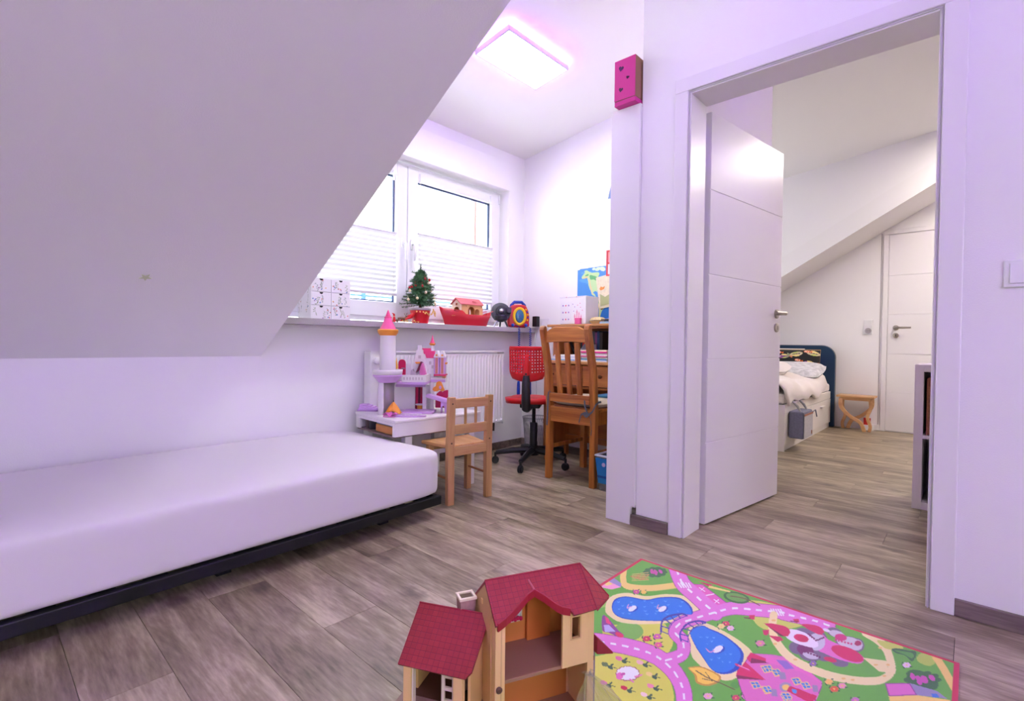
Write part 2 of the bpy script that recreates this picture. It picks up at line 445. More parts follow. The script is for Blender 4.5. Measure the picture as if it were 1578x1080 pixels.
# baseboards
def base(name, a, b, m=BASEM): struct_mesh(name, MB().box(a, b), m, bevel=.002)
base('baseboard_door', (XD-.022, 1.010, 0), (XD, 1.196, .052))
base('baseboard_right', (XD-.014, -3.0, 0), (XD, .028, .055))
base('baseboard_window', (1.62, YW-.014, 0), (XC, YW, .055))
base('baseboard_nook', (XC-.014, 1.34, 0), (XC, YW-.014, .055))
base('baseboard_left', (-2.0, YW-.014, 0), (1.0, YW, .055))

# ------------------------------------------------------------------ door frame and doors
def door_leaf(parent, L, H, T=.04, z0=.008):
    """leaf along +x from the hinge, visible face at y=0, body towards +y; five boards between four grooves"""
    MB().box((0, .004, z0), (L, T, H)).build('leaf_body', LACQ, parent, bevel=.002)
    cuts = [z0, .40, .80, 1.205, 1.605, H]
    for a, b in zip(cuts[:-1], cuts[1:]):
        MB().box((0, 0, a+.0025), (L, .0042, b-.0025)).build('door_panel', LACQ, parent, bevel=.0015)
def lever(parent, x, z, s=-1, y=0, dirx=-1):
    """lever set on the face at y, standing off towards s"""
    h = MB()
    h.at((x, y, z), (D2R(90) if s < 0 else D2R(-90), 0, 0)).lathe([(.026, 0), (.026, .007), (.023, .009)], 20)
    h.at().tube([(x, y, z), (x, y+s*.045, z), (x+dirx*.012, y+s*.055, z), (x+dirx*.07, y+s*.056, z), (x+dirx*.125, y+s*.054, z)], [.009, .009, .011, .010, .008], 10)
    h.build('door_handle', STEEL, parent, smooth=True)
    k = MB().at((x, y, z-.078), (D2R(90) if s < 0 else D2R(-90), 0, 0)).lathe([(.026, 0), (.026, .007), (.023, .009)], 20)
    ko = k.build('keyhole_plate', STEEL, parent, smooth=True)
    MB().box((x-.003, y+s*.0092, z-.09), (x+.003, y+s*.0098, z-.068)).build('keyhole', BLACKP, parent)
d1 = struct('door_1')
def casing(parent, x0, x1, y_in0, y_in1, w, h_in, name='casing'):
    mb = MB()
    mb.box((x0, y_in1, 0), (x1, y_in1+w, h_in)); mb.box((x0, y_in0-w, 0), (x1, y_in0, h_in)); mb.box((x0, y_in0-w, h_in), (x1, y_in1+w, h_in+w))
    return mb.build(name, LACQ, parent, bevel=.003)
casing(d1, XD-.016, XD, .089, .948, .061, 1.991)
casing(d1, XD+.16, XD+.176, .089, .95, .061, 1.991)
mb = MB()       # lining with a shallow step
mb.box((XD-.004, .937, 0), (XD+.165, .962, 2.015)); mb.box((XD-.004, .075, 0), (XD+.165, .101, 2.015)); mb.box((XD-.004, .101, 1.979), (XD+.165, .937, 2.015))
mb.build('lining', LACQ, d1, bevel=.002)
MB().tube([(XD-.006, .9425, 0), (XD-.006, .9425, 1.985), (XD-.006, .0955, 1.985), (XD-.006, .0955, 0)], .0025, 6).build('seal_strip', mat('pale_seal', (212, 206, 212), .6), d1)

def hinge(parent, loc, rz):
    o = bpy.data.objects.new('door_leaf', None); COL.objects.link(o); o.parent = parent; o.location = loc; o.rotation_euler = (0, 0, rz); return o
lf = hinge(d1, (2.392, .929, 0), math.atan2(-.108, .794))
door_leaf(lf, .80, 1.972)
lever(lf, .742, 1.05)
# door in the far wall of the next room
d3 = struct('door_2', (XF, 0, 0))
casing(d3, -.014, 0, -.20, .655, .045, 2.03)
lv = hinge(d3, (-.012, .652, 0), D2R(-90))
door_leaf(lv, .85, 2.025, .01)
lever(lv, .068, 1.07, dirx=1)
MB().box((-.002, .715, 0), (0, .722, 2.05)).build('cover_strip', mat('grey_seal', (176, 168, 176), .6), d3)
base('baseboard_far', (XF-.014, .70, 0), (XF, 1.08, .06), LACQ)

# ------------------------------------------------------------------ windows
GLASS = bpy.data.materials.new('window_glass'); GLASS.use_nodes = True
_n = GLASS.node_tree; _t = _n.nodes.new('ShaderNodeBsdfTransparent'); _g = _n.nodes.new('ShaderNodeBsdfGlossy'); _g.inputs['Roughness'].default_value = .01
_t.inputs[0].default_value = (.97, .985, .98, 1)
_m = _n.nodes.new('ShaderNodeMixShader'); _w = _n.nodes.new('ShaderNodeLayerWeight'); _w.inputs[0].default_value = .12
_n.links.new(_w.outputs['Fresnel'], _m.inputs[0]); _n.links.new(_t.outputs[0], _m.inputs[1]); _n.links.new(_g.outputs[0], _m.inputs[2]); _n.links.new(_m.outputs[0], _n.nodes['Material Output'].inputs[0])
def window(name, x0, x1, z0, z1, handles=True):
    w = struct(name, (x0, YW+.085, z0)); W = x1-x0; H = z1-z0; D = .07
    def ring(mb, a, c, b, d, t, y0, y1, tb=None):
        tb = tb or t
        mb.box((a, y0, c), (a+t, y1, d)); mb.box((b-t, y0, c), (b, y1, d))
        mb.box((a+t, y0, d-t), (b-t, y1, d)); mb.box((a+t, y0, c), (b-t, y1, c+tb)); return mb
    ring(MB(), 0, 0, W, H, .035, .012, D).build('window_frame', PVC, w, bevel=.003)
    mid = W/2
    for k, (a, b) in enumerate(((.02, mid-.003), (mid+.003, W-.02))):
        s = ring(MB(), a, .03, b, H-.02, .085, 0, .05, .10).build('sash', PVC, w, bevel=.004)
        i0, i1, j0, j1 = a+.085, b-.085, .13, H-.105
        ring(MB(), i0-.001, j0-.001, i1+.001, j1+.001, .011, .03, .045).build('gasket', GASKET, s)
        MB().box((i0+.003, .034, j0+.003), (i1-.003, .038, j1-.003)).build('pane', GLASS, s)
        if handles:
            hx = b-.035 if k == 0 else a+.035; hz = H*.49
            h = MB().at((hx, 0, hz), (D2R(90), 0, 0)).prism(curve([(-.013, -.03), (.013, -.03), (.013, .03), (-.013, .03)], 4, True), 0, .01)
            h.at().tube([(hx, 0, hz), (hx, -.035, hz), (hx, -.042, hz-.014), (hx, -.044, hz-.07), (hx, -.040, hz-.115)], [.008, .009, .011, .010, .009], 10)
            h.build('window_handle', PVC, s, smooth=True)
        for hz in (.06, H-.06):
            hx = a+.004 if k == 0 else b-.004
            MB().at((hx, -.004, hz)).lathe([(.007, -.035), (.007, .035)], 10).build('hinge', PVC, s, smooth=True)
    return w
window('window_1', 1.165, 3.04, 1.005, 2.115)
window('window_2', 4.17, 5.53, 1.005, 2.115)
w3 = window('window_fill_back', W3[0]+.01, W3[1]-.01, W3Z[0]+.01, W3Z[1]-.01)  # unseen window, added behind the camera for fill daylight
w3.location = (W3[1]-.01, -3.02, W3Z[0]+.01); w3.rotation_euler = (0, 0, math.pi)
# roller shutter box above window 1: slightly proud cover
struct_mesh('trim_1', MB().box((1.13, YW-.012, 2.120), (3.062, YW, 2.345)), WALL, bevel=.003)
# exterior guide rails and far balcony rail
gr = thing('shutter_rail', 'brown guide rail of the roller shutter outside the right pane', 'rail', (0, 0, 0))
MB().box((2.885, YW+.235, .98), (2.905, YW+.262, 2.12)).build('rail_profile', mat('red_brown_rail', (170, 120, 112), .6), gr)
MB().box((2.878, YW+.221, .975), (2.912, YW+.27, .98)).build('rail_foot', mat('red_brown_rail', (170, 120, 112), .6), gr)
bal = thing('balcony_railing', 'pale blue horizontal bars of a railing outside below the left blind', 'railing', (1.2, 3.75, 0))
RAILM = mat('blue_grey_rail', (66, 104, 158), .7)
for k in range(9):
    MB().tube([(0, 0, .93+k*.045), (2.1, 0, .93+k*.045)], .008, 8).build('bar', RAILM, bal, smooth=True)
for xx in (0, 1.05, 2.1): MB().box((xx-.015, -.015, -.05), (xx+.015, .015, 1.31)).build('post', RAILM, bal)
struct_mesh('floor_balcony', MB().box((.4, YW+.22, -.12), (6.5, 4.2, -.05)), mat('pale_concrete', (200, 198, 194), .9))

# pleated blinds on the sashes
BLIND = mat('white_pleated_fabric', (246, 248, 250), .8)
_nt = BLIND.node_tree; _b = _nt.nodes['Principled BSDF']
_tr = _nt.nodes.new('ShaderNodeBsdfTranslucent'); _tr.inputs[0].default_value = rgba((240, 246, 250))
_mx = _nt.nodes.new('ShaderNodeMixShader'); _mx.inputs[0].default_value = .035
_nt.links.new(_b.outputs[0], _mx.inputs[1]); _nt.links.new(_tr.outputs[0], _mx.inputs[2]); _nt.links.new(_mx.outputs[0], _nt.nodes['Material Output'].inputs[0])
RAILG = mat('white_blind_rail', (214, 210, 222), .4)
def blind(name, label, x0, x1, zt, zb):
    t = thing(name, label, 'blind', (x0, YW+.080, zb), group=None)
    W = x1-x0; H = zt-zb; n = 13
    MB().box((0, -.014, H-.012), (W, .003, H)).build('top_rail', RAILG, t, bevel=.002)
    MB().box((0, -.014, 0), (W, .003, .016)).build('bottom_rail', RAILG, t, bevel=.002)
    zs = [.016+(H-.028)*i/(2*n) for i in range(2*n+1)]
    def fn(u, v): return (W*u, -.011+(.011 if round(v*2*n) % 2 else 0), zs[round(v*2*n)])
    MB().sheet(fn, 1, 2*n).build('pleated_fabric', BLIND, t)
    for xx in (.02, W-.02):
        MB().tube([(xx, -.006, 0), (xx, -.006, H+.36)], .0007, 4).build('cord', RAILG, t)
        MB().box((xx-.006, -.012, H+.355), (xx+.006, .004, H+.42)).build('cord_bracket', PVC, t)
blind('pleated_blind', 'white pleated blind on the left sash, reaching behind the floral drawers', 1.245, 2.005, 1.612, 1.178)
blind('pleated_blind', 'white pleated blind on the right sash behind the little fir tree', 2.185, 2.935, 1.642, 1.178)

# window sill
SILLM = mat('grey_speckled_stone', (168, 160, 166), .35, vary=.16, vscale=260)
struct_mesh('trim_2', MB().box((1.095, 2.70, .955), (XC, YW, .990)).box((1.15, YW, .955), (3.05, YW+.098, .990)), SILLM, bevel=.002)
struct_mesh('trim_3', MB().box((4.15, 2.75, .955), (5.55, YW+.098, .990)), SILLM, bevel=.002)

# ------------------------------------------------------------------ radiator
rad = thing('radiator', 'white fluted panel radiator under the grey sill', 'radiator', (1.694, YW-.11, .225))
RW, RH = 1.205, .575
nf = 36
def flute(u, v):
    i = u*nf*4; ph = (round(i) % 4)
    d = 0 if ph in (0, 3) else .010
    edge = v < .03 or v > .95
    return (.075+(RW-.085)*u, -.006+(0 if edge else d), .02+(RH-.04)*v)
vals = [0, .02, .045, .9, .94, 1]
mb = MB()
mb.add([p for v in vals for p in [flute(i/(nf*4), v) for i in range(nf*4+1)]],
       [(j*(nf*4+1)+i, j*(nf*4+1)+i+1, (j+1)*(nf*4+1)+i+1, (j+1)*(nf*4+1)+i) for j in range(len(vals)-1) for i in range(nf*4)])
mb.build('front_panel', RADW, rad)
MB().box((0, -.002, .0), (.074, .07, RH-.002)).build('side_cover', RADW, rad, bevel=.004)
MB().box((RW-.010, -.006, 0), (RW, .07, RH-.004)).build('side_cover', RADW, rad, bevel=.003)
MB().box((.075, .006, .02), (RW-.01, .07, RH-.02)).build('convector', RADW, rad)
gl = MB().box((.0, -.008, RH-.006), (RW, -.002, RH+.004)); gl.box((0, .064, RH-.006), (RW, .07, RH+.004))
for i in range(60): gl.box((.01+i*.02, -.002, RH-.004), (.014+i*.02, .064, RH+.002))
gl.build('top_grille', RADW, rad)
v_ = MB().at((.035, -.002, RH-.055), (D2R(90), 0, 0)).lathe([(.018, 0), (.021, .01), (.021, .03), (.012, .036)], 16)
v_.build('thermostat_valve', SOCK, rad, smooth=True)
MB().tube([(RW-.07, .04, .02), (RW-.07, .04, -.05), (RW-.07, .10, -.05)], .009, 8).build('pipe', mat('copper_brown', (90, 70, 60), .4, metal=.7), rad, smooth=True)
MB().tube([(RW-.12, .04, .02), (RW-.12, .04, -.05), (RW-.12, .10, -.05)], .009, 8).build('pipe', mat('copper_brown', (90, 70, 60), .4, metal=.7), rad, smooth=True)
for xx in (.2, RW-.2): MB().box((xx, .07, .1), (xx+.03, .107, RH-.05)).build('wall_bracket', RADW, rad)

# ------------------------------------------------------------------ ceiling lights
def emit(name, c, s):
    if name in _mats: return _mats[name]
    m = bpy.data.materials.new(name); m.use_nodes = True; nt = m.node_tree
    e = nt.nodes.new('ShaderNodeEmission'); e.inputs[0].default_value = (*c, 1); e.inputs[1].default_value = s
    nt.links.new(e.outputs[0], nt.nodes['Material Output'].inputs[0]); _mats[name] = m; return m
def panel_light(label, loc, rot, L, W, m_white, m_purple):
    t = thing('ceiling_light', label, 'lamp', loc, rot=rot)
    h = .030; g = .052
    mb = MB(); fr = .008
    for a, b in (((-L/2, -W/2), (L/2, -W/2+fr)), ((-L/2, W/2-fr), (L/2, W/2)), ((-L/2, -W/2+fr), (-L/2+fr, W/2-fr)), ((L/2-fr, -W/2+fr), (L/2, W/2-fr))):
        mb.box((*a, -g), (*b, -g+h))
    mb.build('frame', mat('silver_lamp_frame', (205, 200, 210), .35, metal=.3), t)
    MB().box((-L/2+fr, -W/2+fr, -g+.001), (L/2-fr, W/2-fr, -g+.004)).build('diffuser', m_white, t)
    MB().box((-L/2+fr, -W/2+fr, -g+.006), (L/2-fr, W/2-fr, -g+h)).build('housing', PVC, t)
    mb = MB(); q = .006; z0, z1 = -g+h, -g+h+.004
    for a, b in (((-L/2+q, -W/2+q), (L/2-q, -W/2+q+.012)), ((-L/2+q, W/2-q-.012), (L/2-q, W/2-q)), ((-L/2+q, -W/2+q+.012), (-L/2+q+.012, W/2-q-.012)), ((L/2-q-.012, -W/2+q+.012), (L/2-q, W/2-q-.012))):
        mb.box((*a, z0), (*b, z1))
    mb.build('back_light', m_purple, t)
    MB().box((-L*.3, -W*.25, -g+h), (L*.3, W*.25, 0)).build('mount', PVC, t)
    return t
PUR = (.42, .16, 1.0)
panel_light('rectangular lit panel lamp with violet glow, beside the sloped ceiling edge', (2.207, 1.968, dorm(1.968)), (-math.atan(.137), 0, 0), .525, .262,
            emit('lit_diffuser', (1, .98, 1), LAMP_WHITE), emit('violet_back_light', (.38, .10, 1), LAMP_PURPLE))
panel_light('added fill panel lamp with violet glow, out of view before the doorway wall', (1.62, .95, dorm(.95)), (-math.atan(.137), 0, 0), .525, .262,
            emit('door_fill_diffuser', (1, .97, 1), DOOR_FILL_WHITE), emit('door_fill_back_light', PUR, DOOR_FILL_PURPLE))  # lamp added above the view to brighten the doorway wall
panel_light('added violet fill panel lamp on the ceiling behind the camera, out of view', (-.6, -1.5, ZR), (0, 0, 0), 1.0, .45,
            emit('room_fill_diffuser', (.80, .62, 1), ROOM_FILL_WHITE), emit('room_fill_back_light', PUR, ROOM_FILL_PURPLE))  # lamp added out of view to give the room its violet fill
panel_light('rectangular panel lamp with violet glow just past the open doorway', (2.95, .12, dorm(.12)), (-math.atan(.137), 0, 0), .525, .262,
            emit('lit_diffuser_3', (1, .96, 1), .6), emit('violet_back_light_4', PUR, 90))
panel_light('rectangular white panel lamp on the ceiling of the next room', (5.4, -.45, dorm(-.45)), (-math.atan(.137), 0, 0), .7, .36,
            emit('warm_diffuser', (1, .90, .80), FAR_LAMP), emit('warm_back_light', (1, .9, .8), .5))

# ------------------------------------------------------------------ bed
bed = thing('low_bed', 'low bed with plain white mattress under the sloped ceiling', 'bed', (1.624, 1.934, 0), D2R(2.1))
DARK = mat('dark_navy_metal', (17, 18, 27), .35)
BL = 2.0; BWd = .91
mb = MB(); z0, z1 = .060, .104
mb.box((-BL, 0, z0), (-.02, .03, z1)); mb.box((-BL, BWd-.03, z0), (-.02, BWd, z1)); mb.box((-.05, .03, z0), (-.02, BWd-.03, z1)); mb.box((-BL, .03, z0), (-BL+.03, BWd-.03, z1))
mb.build('frame', DARK, bed, bevel=.004)
for i in range(14):
    MB().box((-BL+.08+i*.138, .03, z0+.02), (-BL+.14+i*.138, BWd-.03, z0+.034)).build('slat', DARK, bed)
for xx in (-.30, -1.0, -1.75):
    for yy in (.12, BWd-.16): MB().box((xx, yy, 0), (xx+.05, yy+.05, z0)).build('leg', DARK, bed)
SHEET = mat('white_fitted_sheet', (232, 226, 232), .7, sheen=.3, bump=.12, bscale=500)
def mattress(u, v):
    return None
mt = bmesh.new()
bmesh.ops.create_cube(mt, size=1)
bmesh.ops.subdivide_edges(mt, edges=mt.edges[:], cuts=10, use_grid_fill=True)
for v in mt.verts:
    x, y, z = v.co.x*2, v.co.y*2, v.co.z*2
    def rnd(a, half, rad):
        return a
    hx, hy, hz = BL/2, BWd/2, .125
    p = Vector((x*hx, y*hy, z*hz))
    # rounded box: pull towards an inner box
    r = .045
    inn = Vector((max(-hx+r, min(hx-r, p.x)), max(-hy+r, min(hy-r, p.y)), max(-hz+.03, min(hz-r, p.z))))
    d = p-inn
    if d.length > 1e-6:
        q = Vector((d.x/r, d.y/r, d.z/(r if d.z > 0 else .03)))
        m = max(abs(q.x), abs(q.y), abs(q.z)); d = d*(m/q.length)
    p = inn+d
    if z > .3: p.z += .006*math.cos(x*1.5)*math.cos(y*1.5)-.014*max(0, abs(x)-.8)/.2-.010*max(0, abs(y)-.8)/.2
    v.co = Vector((p.x-BL/2+.005, p.y+BWd/2, p.z+.1+hz))
me = bpy.data.meshes.new('mattress'); mt.to_mesh(me); mt.free(); me.materials.append(SHEET)
me.polygons.foreach_set('use_smooth', [True]*len(me.polygons))
mo = bpy.data.objects.new('mattress', me); COL.objects.link(mo); mo.parent = bed
q = mo.modifiers.new('s', 'SUBSURF'); q.levels = q.render_levels = 1

# ------------------------------------------------------------------ shallow shelf unit (its side towards us) and pink box on top
su = thing('shelf_unit', 'tall shallow white shelf unit, its plain side set against the wall end', 'shelf', (XD-.018, 1.1785, 0))
pts = [(.022, 0), (.156, 0), (.156, 2.008), (0, 2.008), (0, .094), (.010, .094), (.018, .088), (.022, .074)]
WB = mat('white_board', (233, 229, 234), .5)
MB().prism(pts, 0, .018, 'x').build('side_panel', WB, su, bevel=.0012)
MB().prism(pts, 1.0, 1.018, 'x').build('side_panel', WB, su, bevel=.0012)
for k, z in enumerate((.08, .47, .86, 1.25, 1.62, 1.99)):
    MB().box((.018, .014, z), (1.0, .154, z+.018)).build('shelf_board', WB, su)
MB().box((.018, .006, .08), (1.0, .014, 2.0)).build('back_panel', WB, su)

pb = thing('pink_box', 'pink storage box with dark hearts on top of the white shelf unit', 'box', (XD-.058, 1.184, 2.0085))
PINK = mat('pink_card', (206, 52, 142), .55); BROWNC = mat('brown_card', (150, 110, 90), .8)
MB().box((.002, .002, .0), (.30, .113, .022)).build('box_base', PINK, pb, bevel=.002)
MB().box((.002, .002, .022), (.30, .113, .215)).build('box_body', BROWNC, pb, bevel=.002)
MB().box((0, .0025, .024), (.0018, .1125, .214)).build('front_cover', PINK, pb)
HEART = mat('dark_heart_print', (70, 28, 74), .5)
def heart(cy, cz, s, ang):
    P = []
    for i in range(24):
        t = 2*math.pi*i/24
        hx = 16*math.sin(t)**3/17; hz = (13*math.cos(t)-5*math.cos(2*t)-2*math.cos(3*t)-math.cos(4*t))/17
        a = D2R(ang); P.append((cy+s*(hx*math.cos(a)-hz*math.sin(a)), cz+s*(hx*math.sin(a)+hz*math.cos(a))))
    MB().prism(P, -.0006, 0, 'x').build('heart', HEART, pb)
heart(.078, .172, .0145, 15); heart(.042, .120, .009, 15); heart(.078, .072, .0125, 15)

# ------------------------------------------------------------------ wall switch
sw = thing('light_switch', 'white double light switch on the wall right of the doorway', 'switch', (XD, -.066, 1.098))
MB().box((-.009, -.16, -.042), (0, 0, .042)).build('switch_frame', SOCK, sw, bevel=.003)
for k in range(2):
    MB().prism([(-.014, -.030), (-.009, -.030), (-.009, .032), (-.012, .032)], -.147+.068*k, -.081+.068*k, 'y').build('rocker', SOCK, sw, bevel=.0015)
# glow star on the slope
PINE = wood('oiled_pine', (202, 156, 104), (172, 122, 74), 'z', .42, 20)
PINEX = wood('oiled_pine_x', (208, 164, 112), (182, 132, 82), 'x', .42, 20)
PINEY = wood('oiled_pine_y', (226, 178, 122), (200, 144, 88), 'y', .42, 20)
LWHITE = mat('white_painted_wood', (234, 228, 232), .4)

# ------------------------------------------------------------------ children's table
kt = thing('kids_table', 'low white children\'s table carrying the toy castle', 'table', (1.548, 2.262, 0), D2R(-4))
TW, TD, TH = .60, .455, .445
MB().box((0, 0, TH-.018), (TW, TD, TH)).build('tabletop', LWHITE, kt, bevel=.006)
MB().box((.004, .004, TH-.092), (TW-.004, .02, TH-.018)).build('apron', LWHITE, kt, bevel=.002)
MB().box((.004, TD-.02, TH-.092), (TW-.004, TD-.004, TH-.018)).build('apron', LWHITE, kt, bevel=.002)
MB().box((TW-.02, .02, TH-.092), (TW-.004, TD-.02, TH-.018)).build('apron', LWHITE, kt, bevel=.002)
mb = MB(); mb.box((.004, .02, TH-.034), (.018, TD-.02, TH-.018)); mb.box((.004, TD-.052, TH-.092), (.018, TD-.02, TH-.034)); mb.box((.004, .02, TH-.092), (.018, .03, TH-.034))
mb.build('open_end', LWHITE, kt, bevel=.002)
MB().box((.006, .02, TH-.100), (TW-.02, TD-.02, TH-.092)).build('compartment_floor', mat('grey_brown_board', (128, 108, 108), .6), kt)
MB().box((.03, TD-.085, TH-.0915), (.26, TD-.079, TH-.019)).build('divider', mat('grey_brown_board', (128, 108, 108), .6), kt)
for xx in (.080, TW-.075):
    for yy in (.021, TD-.067): MB().box((xx, yy, 0), (xx+.045, yy+.045, TH-.1005)).build('leg', LWHITE, kt, bevel=.003)
def kt_world(x, y, z):
    a = D2R(-4); return (1.548+x*math.cos(a)-y*math.sin(a), 2.262+x*math.sin(a)+y*math.cos(a), z)
ob = thing('orange_block', 'orange wooden toy block lying inside the open end of the white table', 'toy', kt_world(.025, .05, TH-.0917), D2R(-4))
MB().box((0, 0, 0), (.12, .20, .044)).build('block_body', wood('orange_wood', (226, 156, 72), (200, 126, 50), 'y', .4), ob, bevel=.004)
MB().box((.004, .004, .044), (.116, .196, .050)).build('block_lid', mat('blue_grey_lid', (120, 130, 160), .4), ob, bevel=.002)
db = thing('dark_tin', 'small dark tin standing beside the orange block inside the table', 'tin', kt_world(.03, .30, TH-.0917), D2R(-4))
MB().lathe([(.033, 0), (.035, .003), (.035, .05)], 20).build('tin_body', mat('dark_tin', (52, 48, 58), .3, metal=.5), db, smooth=True, loc=(.035, .03, 0))
MB().lathe([(.036, .05), (.036, .06), (.03, .063)], 20).build('tin_lid', mat('grey_tin', (132, 124, 128), .3, metal=.4), db, smooth=True, loc=(.035, .03, 0))

# ------------------------------------------------------------------ toy castle
castle = thing('toy_castle', 'white and pink toy castle with tall round tower on the kids table', 'toy', (1.70, 2.44, TH), -CAM_YAW)
CW = mat('castle_white_plastic', (232, 226, 230), .45)
CL = mat('castle_lilac_plastic', (206, 164, 222), .4)
CP = mat('castle_pink_plastic', (226, 70, 130), .4)
CM = mat('castle_magenta_plastic', (196, 18, 82), .4)
CO = mat('castle_orange_plastic', (228, 148, 56), .4)
CD = mat('castle_dark_magenta', (120, 20, 70), .5)
CG = mat('castle_grey_plastic', (196, 184, 190), .5)
def K(px, py, d=0):
    k = (1+d/2.902)/266.8
    return (px-789)*k+.650, .4219-(py-526)*k
def kb(mb, px0, py0, px1, py1, d0, d1, zmin=None):
    u0, w0 = K(px0, py0, d0); u1, w1 = K(px1, py1, d0)
    mb.box((u0, d0, min(w0, w1) if zmin is None else zmin), (u1, d1, max(w0, w1))); return mb
# tower
tu, _ = K(597.5, 600, .01)
def kz(py, d=.01): return K(600, py, d)[1]
TLOC = (tu, .01, 0)
mb = MB(); mb.lathe([(.052, 0), (.050, .01), (.048, kz(578))], 24, D2R(95), D2R(258), cap=False)
mb.build('tower_base', CW, castle, smooth=True, solid=.005, loc=TLOC)
MB().lathe([(.040, .002), (.040, kz(578))], 20, D2R(20), D2R(170), cap=False).build('tower_inner_wall', CG, castle, smooth=True, solid=.004, loc=TLOC)
MB().lathe([(.052, kz(589)), (.066, kz(584)), (.083, kz(579)), (.083, kz(577))], 28).build('balcony_floor', CL, castle, smooth=True, loc=TLOC)
bal_ = MB().lathe([(.080, kz(577)), (.083, kz(572)), (.083, kz(569.5))], 28, cap=False).build('balcony_parapet', CW, castle, smooth=True, solid=.005, loc=TLOC)
MB().lathe([(.046, kz(577)), (.045, kz(545)), (.043, kz(517))], 28).build('tower_shaft', CW, castle, smooth=True, loc=TLOC)
MB().lathe([(.046, kz(517)), (.057, kz(513)), (.060, kz(509)), (.055, kz(507.5))], 28).build('tower_collar', CO, castle, smooth=True, loc=TLOC)
MB().lathe([(.050, kz(508)), (.037, kz(502)), (.026, kz(496)), (.019, kz(490))], 28).build('tower_roof', mat('castle_glossy_pink', (232, 92, 150), .25), castle, smooth=True, loc=TLOC)
MB().lathe([(.021, kz(490.2)), (.021, kz(488.6)), (.016, kz(488)), (.008, kz(482)), (.001, kz(477.5))], 20).build('tower_spire', CP, castle, smooth=True, loc=TLOC)
# terrace
mb = MB(); kb(mb, 611, 588.5, 657, 592.5, .02, .20); mb.build('terrace_floor', CL, castle, bevel=.003)
mb = MB(); kb(mb, 619, 577.5, 657, 588.5, .02, .027); kb(mb, 653.5, 577.5, 657, 588.5, .027, .19); mb.build('terrace_parapet', CW, castle, bevel=.001)
mb = MB()
for i in range(7):
    u, w = K(623+i*4.6, 583, .02); mb.box((u-.003, .0185, w-.008), (u+.003, .020, w+.008))
mb.build('parapet_relief', CG, castle)
# stepped gable house
def steps(d0, d1, name, cx, y_top, y_bot, n, half0, half1, m):
    mb = MB()
    for i in range(n):
        ya = y_top+(y_bot-y_top)*i/n; h = half0+(half1-half0)*i/(n-1)
        u0, w1 = K(cx-h, ya, d0); u1, w0 = K(cx+h, y_bot, d0)
        if i < n-1: w0 = K(cx, y_top+(y_bot-y_top)*(i+1)/n, d0)[1]
        mb.box((u0, d0, w0), (u1, d1, w1))
    return mb.build(name, m, castle, bevel=.0008)
steps(.17, .185, 'stepped_gable', 646.5, 531.5, 590, 8, 3.2, 17, CW)
mb = MB(); kb(mb, 644.5, 547, 648.5, 552, .168, .172); mb.build('gable_plaque', CG, castle)
# roof behind the gable, in rows of tiles
mb = MB()
for i, (a, b, ya, yb) in enumerate(((651, 664, 536, 540), (653, 668, 540, 545), (657, 672, 545, 551))):
    u0, w1 = K(a, ya, .19); u1, w0 = K(b, yb, .19)
    mb.prism([(u0, w0), (u1+.012, w0), (u1, w1), (u0-.008, w1)], .187+.012*(2-i), .26, 'y')
mb.build('house_roof', CP, castle)
mb = MB(); kb(mb, 655, 551, 669, 590, .19, .27); mb.build('house_wall', CW, castle, bevel=.001)
mb = MB(); kb(mb, 661, 556, 664.5, 561, .187, .19); kb(mb, 665, 562, 668, 567, .187, .19); mb.build('wall_stone', CG, castle)
for px in (672.8, 681.6):
    u, _ = K(px, 560, .16); z0 = K(px, 577, .16)[1]; z1 = K(px, 549, .16)[1]; z2 = K(px, 539.5, .16)[1]; hw = .0155
    b_ = MB().box((u-hw, .16, z0), (u+hw, .23, z1)).build('bay_window', CL, castle, bevel=.002)
    MB().prism([(u-hw-.004, z1-.004), (u+hw+.004, z1-.004), (u+.004, z2), (u-.004, z2)], .155, .23, 'y').build('bay_gable', CW, b_, bevel=.001)
    mb = MB().box((u-.007, .1585, z0+.008), (u+.007, .160, z1-.006))
    mb.build('lattice', CO, b_)
    mb = MB()
    for k in range(9): mb.box((u-.007, .1578, z0+.012+k*.010), (u+.007, .1584, z0+.014+k*.010))
    mb.box((u-.001, .1578, z0+.008), (u+.001, .1584, z1-.006)); mb.build('lattice_bar', mat('castle_lilac_dark', (150, 110, 170), .5), b_)
    MB().at((u, .154, z1+.010), (D2R(90), 0, 0)).lathe([(.006, 0), (.006, .002)], 10).build('gable_knob', CO, b_)
mb = MB(); kb(mb, 668.5, 576, 687, 578.5, .15, .24); mb.build('bay_sill', CM, castle, bevel=.002)
mb = MB(); kb(mb, 664, 580, 686.5, 588.5, .17, .26); mb.build('bay_base', CW, castle, bevel=.001)
mb = MB(); kb(mb, 664, 584, 686.5, 588, .166, .17); mb.build('lilac_band', CL, castle)
# small turret
u, _ = K(665.3, 520, .2); SLOC = (u, .22, 0); kk = lambda py: K(665, py, .22)[1]
MB().lathe([(.012, kk(540)), (.012, kk(531))], 14).build('turret_shaft', CW, castle, smooth=True, loc=SLOC)
MB().lathe([(.012, kk(531.5)), (.020, kk(529.5)), (.018, kk(528))], 16).build('turret_collar', CO, castle, smooth=True, loc=SLOC)
MB().lathe([(.016, kk(528.2)), (.008, kk(523)), (.001, kk(515.5))], 16).build('turret_spire', CP, castle, smooth=True, loc=SLOC)
